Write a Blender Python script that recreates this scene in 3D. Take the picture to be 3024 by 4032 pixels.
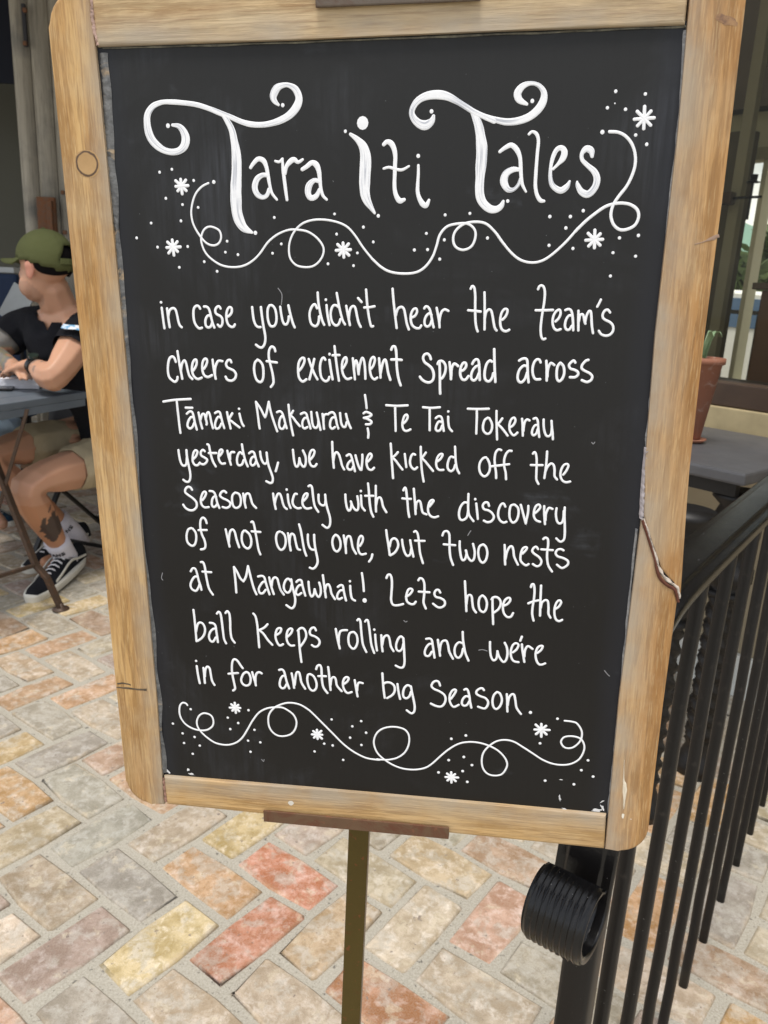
import bpy, bmesh, math, random
from mathutils import Vector, Matrix, noise as mnoise
random.seed(7)
sc = bpy.context.scene
for o in list(bpy.data.objects): bpy.data.objects.remove(o)
COL = sc.collection
PI = math.pi
def R(a): return math.radians(a)
# ---------------------------------------------------------------- camera
cam_d = bpy.data.cameras.new('camera'); cam = bpy.data.objects.new('camera', cam_d); COL.objects.link(cam)
CX, CY, CZ = Vector((0.998864,0.013206,0.045778)), Vector((-0.047645,0.276857,0.959729)), Vector((-0.000000,-0.960820,0.277172))
cam.matrix_world = Matrix(((CX.x, CY.x, CZ.x, 0), (CX.y, CY.y, CZ.y, 0), (CX.z, CY.z, CZ.z, 1.2), (0, 0, 0, 1)))
cam_d.sensor_fit = 'VERTICAL'; cam_d.sensor_height = 36; cam_d.sensor_width = 27
cam_d.lens = 36*3100/4032
cam_d.clip_start = .02; cam_d.clip_end = 400
cam_d.dof.use_dof = True; cam_d.dof.focus_distance = .54; cam_d.dof.aperture_fstop = 22
sc.camera = cam
# ---------------------------------------------------------------- sky, sun, exposure
world = bpy.data.worlds.new('World'); sc.world = world; world.use_nodes = True
wt = world.node_tree; wt.nodes.clear()
def wn(t): return wt.nodes.new(t)
wo = wn('ShaderNodeOutputWorld'); bg = wn('ShaderNodeBackground'); sky = wn('ShaderNodeTexSky')
sky.sky_type = 'NISHITA'; sky.sun_disc = False; sky.sun_elevation = R(73); sky.sun_rotation = R(200); sky.dust_density = 2.5; sky.air_density = 1.0
tc = wn('ShaderNodeTexCoord'); mp = wn('ShaderNodeMapping'); mp.inputs['Scale'].default_value = (1, 1, 2.6)
cn = wn('ShaderNodeTexNoise'); cn.inputs['Scale'].default_value = 2.6; cn.inputs['Detail'].default_value = 7; cn.inputs['Roughness'].default_value = .55
cr = wn('ShaderNodeValToRGB'); cr.color_ramp.elements[0].position = .36; cr.color_ramp.elements[1].position = .60
cm = wn('ShaderNodeMixRGB'); cm.inputs[2].default_value = (11.0, 11.2, 11.6, 1)
wt.links.new(tc.outputs['Generated'], mp.inputs[0]); wt.links.new(mp.outputs[0], cn.inputs['Vector'])
wt.links.new(cn.outputs[0], cr.inputs[0]); wt.links.new(cr.outputs[0], cm.inputs[0]); wt.links.new(sky.outputs[0], cm.inputs[1])
wt.links.new(cm.outputs[0], bg.inputs[0]); wt.links.new(bg.outputs[0], wo.inputs[0])
bg.inputs[1].default_value = .10
sun_d = bpy.data.lights.new('sun', 'SUN'); sun = bpy.data.objects.new('sun', sun_d); COL.objects.link(sun)
sun_d.energy = 2.3; sun_d.angle = R(16); sun_d.color = (1, .95, .87)
# direction to the sun (elevation 73, behind and to the left of the camera)
az = R(200); el = R(73)
sdir = Vector((math.sin(az)*math.cos(el), math.cos(az)*math.cos(el), math.sin(el)))
sun.rotation_euler = sdir.to_track_quat('Z', 'Y').to_euler()
sc.view_settings.view_transform = 'Standard'; sc.view_settings.look = 'None'
sc.view_settings.exposure = 0.36; sc.view_settings.gamma = 1; sc.view_settings.use_curve_mapping = False
sc.render.engine = 'CYCLES'

# ---------------------------------------------------------------- material helpers
class NT:
    def __init__(s, name, rough=.6, metal=0, spec=.5):
        s.m = bpy.data.materials.new(name); s.m.use_nodes = True; s.t = s.m.node_tree
        s.b = s.t.nodes['Principled BSDF']; s.b.inputs['Roughness'].default_value = rough; s.b.inputs['Metallic'].default_value = metal
        s.b.inputs['Specular IOR Level'].default_value = spec
        s.tc = s.t.nodes.new('ShaderNodeTexCoord'); s.src = s.tc.outputs['Object']
    def n(s, t, **k):
        x = s.t.nodes.new(t)
        for a, b in k.items(): setattr(x, a, b)
        return x
    def link(s, a, b): s.t.links.new(a, b)
    def val(s, sock, v):
        if hasattr(v, 'is_output') or hasattr(v, 'links'): s.link(v, sock)
        elif isinstance(v, (tuple, list)): sock.default_value = tuple(v)+((1,) if len(v) == 3 and len(sock.default_value) == 4 else ())
        else: sock.default_value = v
    def map(s, scale=(1, 1, 1), loc=(0, 0, 0), rot=(0, 0, 0), src=None):
        m = s.n('ShaderNodeMapping'); m.inputs['Scale'].default_value = scale; m.inputs['Location'].default_value = loc; m.inputs['Rotation'].default_value = rot
        s.link(src or s.src, m.inputs[0]); return m.outputs[0]
    def noise(s, scale, detail=4, rough=.55, dist=0, src=None):
        x = s.n('ShaderNodeTexNoise'); x.inputs['Scale'].default_value = scale; x.inputs['Detail'].default_value = detail
        x.inputs['Roughness'].default_value = rough; x.inputs['Distortion'].default_value = dist
        s.link(src or s.src, x.inputs['Vector']); return x.outputs[0]
    def vor(s, scale, src=None, feat='F1'):
        x = s.n('ShaderNodeTexVoronoi'); x.feature = feat; x.inputs['Scale'].default_value = scale; s.link(src or s.src, x.inputs['Vector']); return x.outputs[0]
    def ramp(s, v, a, b, ca=(0, 0, 0), cb=(1, 1, 1)):
        x = s.n('ShaderNodeValToRGB'); e = x.color_ramp.elements; e[0].position = a; e[1].position = b
        e[0].color = tuple(ca)+(1,); e[1].color = tuple(cb)+(1,); s.link(v, x.inputs[0]); return x.outputs[0]
    def mix(s, f, a, b, mode='MIX'):
        x = s.n('ShaderNodeMixRGB', blend_type=mode); s.val(x.inputs[0], f); s.val(x.inputs[1], a); s.val(x.inputs[2], b); return x.outputs[0]
    def math(s, op, a, b=0.): 
        x = s.n('ShaderNodeMath', operation=op); s.val(x.inputs[0], a); s.val(x.inputs[1], b); return x.outputs[0]
    def sep(s, src=None):
        x = s.n('ShaderNodeSeparateXYZ'); s.link(src or s.src, x.inputs[0]); return x.outputs
    def bump(s, h, strength=.3, dist=.002):
        x = s.n('ShaderNodeBump'); x.inputs['Strength'].default_value = strength; x.inputs['Distance'].default_value = dist
        s.link(h, x.inputs['Height']); s.link(x.outputs[0], s.b.inputs['Normal'])
    def col(s, v): s.val(s.b.inputs['Base Color'], v)
    def rough(s, v): s.val(s.b.inputs['Roughness'], v)
def plain(name, c, rough=.6, metal=0, var=.12, scale=40, bump=.15, spec=.5):
    t = NT(name, rough, metal, spec); n = t.noise(scale, 5)
    t.col(t.mix(n, tuple(x*(1-var) for x in c), tuple(min(1, x*(1+var)) for x in c)))
    if bump: t.bump(t.noise(scale*3, 3), bump, .001)
    return t.m

# ---------------------------------------------------------------- object helpers
def link(o, parent=None):
    COL.objects.link(o)
    if parent is not None: o.parent = parent
    return o
def tag(o, label=None, cat=None, group=None, kind=None):
    if label: o['label'] = label
    if cat: o['category'] = cat
    if group: o['group'] = group
    if kind: o['kind'] = kind
    return o
def thing(name, label, cat, loc=(0, 0, 0), group=None, kind=None):
    o = bpy.data.objects.new(name, None); o.location = loc; o.empty_display_size = .05; link(o); return tag(o, label, cat, group, kind)
def obj(name, me, mat=None, parent=None, smooth=False):
    if isinstance(me, bmesh.types.BMesh):
        bmesh.ops.recalc_face_normals(me, faces=me.faces)
        m = bpy.data.meshes.new(name); me.to_mesh(m); me.free(); me = m
    if smooth:
        for p in me.polygons: p.use_smooth = True
    if mat: me.materials.append(mat)
    o = bpy.data.objects.new(name, me); return link(o, parent)
def wobj(name, bm, mat, parent, smooth=False):
    """mesh given in world coordinates, parented to an Empty that only has a location"""
    if parent is not None:
        p = parent; off = Vector()
        while p is not None: off += p.location; p = p.parent
        bmesh.ops.translate(bm, verts=bm.verts, vec=-off)
    return obj(name, bm, mat, parent, smooth)
def box(bm, c, s, M=None, bev=0):
    r = bmesh.ops.create_cube(bm, size=1); vs = r['verts']
    for v in vs: v.co = Vector((v.co.x*s[0], v.co.y*s[1], v.co.z*s[2]))
    if bev:
        es = list({e for v in vs for e in v.link_edges}); q = bmesh.ops.bevel(bm, geom=es, offset=bev, segments=2, affect='EDGES', profile=.6)
        vs = list({v for f in q['faces'] for v in f.verts} | {v for v in vs if v.is_valid})
        vs = [v for v in vs if v.is_valid]
        seen = set(vs); st = list(vs)
        while st:
            v = st.pop()
            for e in v.link_edges:
                w = e.other_vert(v)
                if w not in seen: seen.add(w); st.append(w)
        vs = list(seen)
    for v in vs:
        if M is not None: v.co = M @ v.co
        v.co += Vector(c)
    return vs
def frames(pts, up=Vector((0, 0, 1))):
    T = []
    n = len(pts)
    for i in range(n):
        t = (pts[min(i+1, n-1)]-pts[max(i-1, 0)]).normalized(); T.append(t)
    out = []; u = up - T[0]*up.dot(T[0])
    if u.length < 1e-3: u = Vector((1, 0, 0)) - T[0]*T[0].x
    u.normalize()
    for t in T:
        u = u - t*u.dot(t)
        if u.length < 1e-4: u = Vector((1, 0, 0))-t*t.x
        u.normalize(); out.append((t, u, t.cross(u)))
    return out
def sweep(bm, pts, prof, up=Vector((0, 0, 1)), cap=True, scale=None):
    """prof: list of (a,b) -> a along side vector, b along up vector"""
    pts = [Vector(p) for p in pts]; F = frames(pts, up); rings = []
    for i, (p, (t, u, s)) in enumerate(zip(pts, F)):
        k = scale[i] if scale else 1
        rings.append([bm.verts.new(p+s*a*k+u*b*k) for a, b in prof])
    m = len(prof)
    for r1, r2 in zip(rings, rings[1:]):
        for i in range(m): bm.faces.new((r1[i], r1[(i+1) % m], r2[(i+1) % m], r2[i]))
    if cap: bm.faces.new(rings[0]); bm.faces.new(rings[-1][::-1])
def circ(r, n=10): return [(r*math.cos(2*PI*i/n), r*math.sin(2*PI*i/n)) for i in range(n)]
def rect(w, h, b=0):
    if not b: return [(-w/2, -h/2), (w/2, -h/2), (w/2, h/2), (-w/2, h/2)]
    o = []
    for sx, sy, a0 in ((1, -1, -90), (1, 1, 0), (-1, 1, 90), (-1, -1, 180)):
        for k in range(3):
            a = R(a0+k*45); o.append((sx*(w/2-b)+b*math.cos(a), sy*(h/2-b)+b*math.sin(a)))
    return o
def tube(bm, pts, r, n=10, **k): sweep(bm, pts, circ(r, n), **k)
def lathe(bm, prof, c=(0, 0, 0), n=24, cap=True):
    c = Vector(c); rings = []
    for r, z in prof: rings.append([bm.verts.new(c+Vector((r*math.cos(2*PI*i/n), r*math.sin(2*PI*i/n), z))) for i in range(n)])
    for a, b in zip(rings, rings[1:]):
        for i in range(n): bm.faces.new((a[i], a[(i+1) % n], b[(i+1) % n], b[i]))
    if cap: bm.faces.new(rings[0][::-1]); bm.faces.new(rings[-1])
def crom(P, per=5):
    """Catmull-Rom through P (tuples)"""
    if len(P) < 3: 
        return [tuple(a+(b-a)*k/per for a, b in zip(P[0], P[1])) for k in range(per+1)] if len(P) == 2 else P
    out = []; Q = [P[0]]+list(P)+[P[-1]]
    for i in range(1, len(Q)-2):
        p0, p1, p2, p3 = Q[i-1:i+3]
        for k in range(per):
            t = k/per
            out.append(tuple(.5*((2*b)+(-a+c)*t+(2*a-5*b+4*c-d)*t*t+(-a+3*b-3*c+d)*t*t*t) for a, b, c, d in zip(p0, p1, p2, p3)))
    out.append(tuple(P[-1])); return out
def apply_mods(o):
    dg = bpy.context.evaluated_depsgraph_get(); me = bpy.data.meshes.new_from_object(o.evaluated_get(dg)); o.modifiers.clear(); old = o.data; o.data = me; bpy.data.meshes.remove(old)

# ================================================================= GROUND AND BRICKS
def mortar_mat():
    t = NT('mortar', .95); t.src = t.tc.outputs['Object']
    n = t.noise(6, 6); f = t.noise(260, 4, .7)
    c = t.mix(n, (.25, .225, .18), (.39, .36, .295)); c = t.mix(t.ramp(f, .35, .7), c, (.50, .47, .40)); c = t.mix(t.ramp(t.noise(90, 3), .62, .7), c, (.15, .14, .12))
    t.col(c); t.bump(t.mix(.5, f, t.noise(50, 5)), .8, .004); return t.m
MORTAR = mortar_mat()
def brick_mat(name, attr):
    t = NT(name, .9)
    oi = t.n('ShaderNodeObjectInfo')
    if attr:
        a = t.n('ShaderNodeAttribute'); a.attribute_name = 'Col'; base = a.outputs['Color']; co = t.tc.outputs['Object']
    else:
        base = oi.outputs['Color']
        v = t.n('ShaderNodeVectorMath', operation='MULTIPLY_ADD'); t.link(oi.outputs['Random'], v.inputs[0]); v.inputs[1].default_value = (37, 91, 53)
        t.link(t.tc.outputs['Object'], v.inputs[2]); co = v.outputs[0]
    t.src = co
    big = t.noise(13, 6, .6, .3); med = t.noise(38, 6, .65, .3); fine = t.noise(330, 4, .7)
    hs = t.n('ShaderNodeHueSaturation'); t.link(base, hs.inputs['Color']); hs.inputs['Saturation'].default_value = 1.32; hs.inputs['Value'].default_value = .60
    hl = t.n('ShaderNodeHueSaturation'); t.link(base, hl.inputs['Color']); hl.inputs['Saturation'].default_value = .62; hl.inputs['Value'].default_value = 1.3
    c = t.mix(t.ramp(big, .42, .58), hs.outputs[0], base)
    c = t.mix(t.ramp(med, .48, .68), c, hl.outputs[0])
    # worn mortar film, pale lime bloom, dark specks
    film = t.noise(19, 9, .62, .35)
    c = t.mix(t.math('MULTIPLY', t.ramp(film, .51, .575), .5), c, (.40, .375, .32))
    pale = t.noise(26, 8, .66, .4)
    c = t.mix(t.math('MULTIPLY', t.ramp(pale, .585, .63), .5), c, (.58, .50, .36))
    c = t.mix(t.ramp(t.noise(70, 3), .67, .72), c, (.16, .12, .10))
    ed = t.sep(t.tc.outputs['Object']); 
    if not attr:
        ex = t.math('SUBTRACT', .109, t.math('ABSOLUTE', ed[0])); ey = t.math('SUBTRACT', .053, t.math('ABSOLUTE', ed[1]))
        e = t.math('ADD', t.math('MINIMUM', ex, ey), t.math('MULTIPLY', t.math('SUBTRACT', t.noise(45, 6, .7), .5), .030))
        rim = t.n('ShaderNodeMapRange'); t.link(e, rim.inputs[0]); rim.inputs[1].default_value = .012; rim.inputs[2].default_value = .001
        c = t.mix(t.math('MULTIPLY', rim.outputs[0], .38), c, t.mix(t.ramp(t.noise(9, 3), .42, .58), (.48, .34, .18), (.52, .46, .36)))
    c = t.mix(t.math('MULTIPLY', t.ramp(t.noise(60, 7, .75, .5), .48, .62), .75), c, hs.outputs[0])
    c = t.mix(t.math('MULTIPLY', t.ramp(fine, .3, .7), .28), c, (.58, .53, .45)); c = t.mix(t.math('MULTIPLY', t.ramp(t.noise(500, 3, .8), .55, .75), .35), c, (.13, .10, .08))
    t.col(c)
    h = t.mix(.5, big, med); h = t.mix(.35, h, fine); t.bump(h, .9, .004)
    return t.m
BRICK = brick_mat('old brick', False); BRICK_FAR = brick_mat('old brick far', True)
bm = bmesh.new(); bmesh.ops.create_grid(bm, x_segments=1, y_segments=1, size=60)
ground = obj('ground', bm, MORTAR); tag(ground, 'herringbone paving of old worn bricks bedded in grey mortar', None, None, 'structure')
TH = R(53.5); BW = .1145
ax = Vector((math.cos(TH), math.sin(TH))); ay = Vector((math.sin(TH), -math.cos(TH)))
def cell(a, b): return ax*((a+3.3)*BW) + ay*((b+.7)*BW)
Y_, G_, RD, OR, MV, BE, PK, CR, BR = (.58, .44, .235), (.36, .33, .275), (.52, .225, .135), (.54, .33, .165), (.39, .30, .245), (.50, .42, .30), (.50, .325, .225), (.57, .47, .34), (.40, .265, .175)
def mixc(a, b, k=.5): return tuple(x*(1-k)+y*k for x, y in zip(a, b))
known = [
 ((-0.3776,1.1563,0.0000), Y_), ((-0.2394,1.1917,0.0000), RD), ((-0.4763,1.3183,0.0000), G_), ((-0.6305,1.2945,0.0000), mixc(G_, OR, .4)), ((-0.5338,1.1366,0.0000), MV), ((-0.5951,1.4671,0.0000), G_), ((-0.4450,1.4778,0.0000), BE),
 ((-0.3227,1.3518,0.0000), OR), ((-0.7010,1.6360,0.0000), G_), ((-0.7456,1.4792,0.0000), mixc(Y_, G_, .5)), ((-0.8301,1.6062,0.0000), OR), ((-0.3390,1.5084,0.0000), Y_), ((-0.6451,1.1795,0.0000), PK), ((-0.4749,1.0626,0.0000), mixc(PK, MV)),
 ((-0.3180,1.0712,0.0000), mixc(BE, BR, .3)), ((-0.1878,1.0783,0.0000), CR), ((-0.2909,1.4563,0.0000), Y_), ((-0.5918,1.0399,0.0000), PK), ((-0.1658,1.3724,0.0000), RD), ((-0.0647,1.2141,0.0000), mixc(OR, G_, .4)), ((-0.0010,1.4181,0.0000), BE),
 ((0.1709,1.3842,0.0000), mixc(Y_, CR)), ((0.0961,1.2360,0.0000), CR), ((0.2249,1.2193,0.0000), mixc(PK, MV)), ((0.1691,1.1225,0.0000), mixc(MV, CR)), ((0.0778,1.0762,0.0000), mixc(RD, OR)), ((-0.1446,1.0977,0.0000), CR),
 ((0.0267,1.4951,0.0000), MV), ((-0.1601,1.4711,0.0000), PK), ((0.2522,1.4776,0.0000), mixc(CR, PK, .3)), ((-0.2729,1.4740,0.0000), Y_), ((-0.0123,1.1225,0.0000), OR),
 ((0.3828,1.4424,0.0000), mixc(PK, CR)), ((0.5664,1.3634,0.0000), OR), ((0.3186,1.1761,0.0000), Y_), ((0.6293,1.4480,0.0000), CR), ((0.6052,1.1286,0.0000), PK), ((0.7992,1.3215,0.0000), CR), ((0.6581,1.1071,0.0000), mixc(CR, MV)), ((0.2462,1.1089,0.0000), mixc(PK, BE)),
 ((0.2693,1.2887,0.0000), PK), ((-1.1873,2.6181,0.0000), OR), ((-1.1301,2.2644,0.0000), mixc(PK, CR)), ((-0.9993,2.3270,0.0000), G_), ((-1.0530,2.1172,0.0000), mixc(BE, BR)), ((-0.9189,1.9461,0.0000), G_), ((-1.0017,1.9120,0.0000), Y_), ((-0.8895,2.1555,0.0000), BE),
 ((-0.8072,2.0020,0.0000), mixc(Y_, G_)), ((-0.8250,1.7883,0.0000), G_), ((-0.9309,1.8185,0.0000), mixc(G_, PK)), ((-0.7043,1.7822,0.0000), mixc(OR, PK)), ((-0.6260,1.6797,0.0000), CR), ((-1.1463,2.4524,0.0000), BR), ((-0.9702,2.4437,0.0000), OR), ((-1.2589,2.5083,0.0000), BR)]
palette = [(Y_, 1.0), (G_, 2.2), (mixc(G_, BE), 2), (RD, .35), (OR, 1.4), (MV, 1.8), (BE, 2.2), (PK, 1.4), (CR, 1.6), (BR, .9), (mixc(OR, PK), .8)]
def in_view(x, y, zz=0, m=.06):
    d = Vector((x, y, zz))-Vector((0, 0, 1.2)); z = -d.dot(CZ)
    if z < .1: return None
    u = d.dot(CX)/z*3100/3024; v = -d.dot(CY)/z*3100/4032
    return z if abs(u) < .5+m and abs(v) < .5+m else None
def uvpix(x, y, zz=0):
    d = Vector((x, y, zz))-Vector((0, 0, 1.2)); z = -d.dot(CZ); return 1512+d.dot(CX)/z*3100, 2016-d.dot(CY)/z*3100
def brick_bm(bm, c, dx, dy, L, W, rnd, h, col=None, lay=None, simple=False):
    n = 10; pts = []
    base = [(-.5, -.44), (-.475, -.5), (0, -.5), (.475, -.5), (.5, -.44), (.5, .44), (.475, .5), (0, .5), (-.475, .5), (-.5, .44)]
    if simple: base = [(-.5, -.46), (-.48, -.5), (.48, -.5), (.5, -.46), (.5, .46), (.48, .5), (-.48, .5), (-.5, .46)]
    corner = [rnd.uniform(.002, .007) if rnd.random() < .85 else rnd.uniform(.007, .011) for _ in range(4)]
    top = []; mid = []; bot = []
    tx, ty = rnd.uniform(-.002, .002), rnd.uniform(-.002, .002)
    for u, v in base:
        ju, jv = rnd.uniform(-.004, .004), rnd.uniform(-.005, .005)
        a, b = u*L+ju*.6, v*W+jv*.6
        if abs(u) > .4:
            q = corner[(u > 0)+2*(v > 0)]; a -= math.copysign(q*(1 if abs(u) == .5 else .4), a); b -= math.copysign(q*(1 if abs(v) == .5 else .35), b)
        for lst, k, z in ((top, .0048, h+tx*u+ty*v), (mid, 0, h-.0045), (bot, -.002, -.01)):
            aa = a-math.copysign(min(k*1.1, abs(a)), a); bb = b-math.copysign(min(k, abs(b)), b)
            lst.append(bm.verts.new((c[0]+dx[0]*aa+dy[0]*bb, c[1]+dx[1]*aa+dy[1]*bb, z)))
    fs = [bm.faces.new(top)]; fs[0].smooth = False
    m = len(base)
    for r1, r2 in ((top, mid), (mid, bot)):
        for i in range(m): fs.append(bm.faces.new((r1[i], r1[(i+1) % m], r2[(i+1) % m], r2[i]))); fs[-1].smooth = True
    if lay is not None:
        for f in fs:
            for l in f.loops: l[lay] = (*col, 1)
rb = random.Random(11)
protos = []
for k in range(28):
    b = bmesh.new(); brick_bm(b, (0, 0), (1, 0), (0, 1), .2210+rb.uniform(-.009, .003), .1080+rb.uniform(-.009, .002), rb, .006)
    bmesh.ops.recalc_face_normals(b, faces=b.faces)
    me = bpy.data.meshes.new('brick'); b.to_mesh(me); b.free(); me.materials.append(BRICK)
    protos.append(me)
cells = []
for i in range(-110, 110):
    for j in range(-110, 110):
        r = (i-j) % 4
        if r == 0: c = cell(i+1, j+.5); o = 0
        elif r == 3: c = cell(i+.5, j+1); o = 1
        else: continue
        if c.y < .2 or c.y > 7.5 or abs(c.x) > 4.5: continue
        z = in_view(c.x, c.y); cells.append((0 if z else 1, z or c.length, c, o))
def hidden(c):
    u, v = uvpix(c.x, c.y); return 560 < u < 2330 and v < 3100
near = sorted([q for q in cells if q[0] == 0 and not hidden(q[2])], key=lambda q: q[1])[:295]
ids = {id(q[2]) for q in near}
def pick(c):
    best = min(known, key=lambda k: (k[0][0]-c.x)**2+(k[0][1]-c.y)**2)
    if (best[0][0]-c.x)**2+(best[0][1]-c.y)**2 < .055**2*(1+c.y*.12): col = best[1]
    else:
        s = rb.uniform(0, sum(w for _, w in palette))
        for col, w in palette:
            s -= w
            if s <= 0: break
    k = rb.uniform(.84, 1.10); return tuple(min(.8, x*k*rb.uniform(.97, 1.03)) for x in col)
for _, _, c, o in near:
    b = bpy.data.objects.new('brick', rb.choice(protos)); b.location = (c.x+rb.uniform(-.002, .002), c.y+rb.uniform(-.002, .002), rb.uniform(-.003, .0015))
    b.rotation_euler = (rb.uniform(-.022, .022), rb.uniform(-.012, .012), TH+(PI/2 if o else 0)+rb.uniform(-.012, .012)+(PI if rb.random() < .5 else 0))
    b.color = (*pick(c), 1); link(b, ground)
bm = bmesh.new(); lay = bm.loops.layers.color.new('Col')
lay = bm.loops.layers.float_color.new('Col2') if False else lay
def s2(x): return 1.055*x**(1/2.4)-.055 if x > .0031 else 12.92*x
for _, _, c, o in cells:
    if id(c) in ids: continue
    dx, dy = (ax, -ay) if o == 0 else (ay, ax)
    brick_bm(bm, (c.x, c.y), dx, dy, .217, .1035, rb, .004, tuple(s2(x) for x in pick(c)), lay, simple=True)
o = obj('paving_brick', bm, BRICK_FAR, ground); tag(o, kind='stuff')

# ================================================================= CHALKBOARD
BU, BV, BN, BP = Vector((0.991491,-0.123381,0.041515)), Vector((-0.042372,-0.004334,0.999092)), Vector((-0.123089,-0.992350,-0.009525)), Vector((0.00888,0.50000,0.81238))
BM = Matrix(((BU.x, BV.x, BN.x, BP.x), (BU.y, BV.y, BN.y, BP.y), (BU.z, BV.z, BN.z, BP.z), (0, 0, 0, 1)))
board = bpy.data.objects.new('chalkboard', None); board.empty_display_size = .05; link(board); board.matrix_world = BM
tag(board, 'wood framed blackboard with white hand lettered story about nests, held on an iron easel', 'chalkboard')
def slate_mat():
    t = NT('slate', .5, 0, .28); m = t.map((1, 1, 1)); xyz = t.sep()
    n = t.noise(9, 5, .6); st = t.noise(5, 6, .6, 0, t.map((60, 3, 1))); st2 = t.noise(4, 5, .6, 0, t.map((4, 40, 1)))
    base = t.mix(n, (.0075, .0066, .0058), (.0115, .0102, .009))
    up = t.ramp(xyz[1], .18, .50); base = t.mix(t.math('MULTIPLY', up, .6), base, (.021, .0225, .0235))  # sky reflection painted into the colour, lighter towards the top
    # chalk dust: rubbed arcs and wiping marks
    dust = t.math('MULTIPLY', t.ramp(t.noise(7, 6, .6, 1.2), .50, .80), t.ramp(st, .35, .75))
    c = t.mix(t.math('MULTIPLY', dust, .32), base, (.14, .15, .18))
    d2 = t.math('MULTIPLY', t.ramp(t.noise(13, 6, .65, .5), .60, .80), t.ramp(st2, .4, .7)); c = t.mix(t.math('MULTIPLY', d2, .4), c, (.20, .22, .26))
    # bluish rubbed margin along the frame
    u = t.math('ABSOLUTE', t.math('SUBTRACT', xyz[0], -.003)); e = t.ramp(t.math('ADD', u, t.math('MULTIPLY', t.noise(12, 4), .012)), .155, .172)
    c = t.mix(t.math('MULTIPLY', e, .35), c, (.022, .026, .040))
    sp = t.ramp(t.noise(420, 2), .76, .80); c = t.mix(t.math('MULTIPLY', sp, .5), c, (.30, .31, .33))
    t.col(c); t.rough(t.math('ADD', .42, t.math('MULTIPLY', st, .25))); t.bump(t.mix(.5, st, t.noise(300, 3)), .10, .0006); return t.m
SLATE = slate_mat()
def paint_mat():
    t = NT('white board paint', .5); st = t.noise(90, 5, .6, 1.0); d = t.noise(350, 3)
    a = t.n('ShaderNodeAttribute'); a.attribute_name = 'Streak'; v = t.math('ADD', t.math('MULTIPLY', st, .35), t.math('MULTIPLY', a.outputs['Fac'], .8))
    c = t.mix(t.ramp(v, .32, .66), (.47, .49, .54), (.84, .85, .87)); t.col(c)
    t.bump(t.mix(.5, st, d), .35, .0005); return t.m
PAINT = paint_mat()
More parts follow.
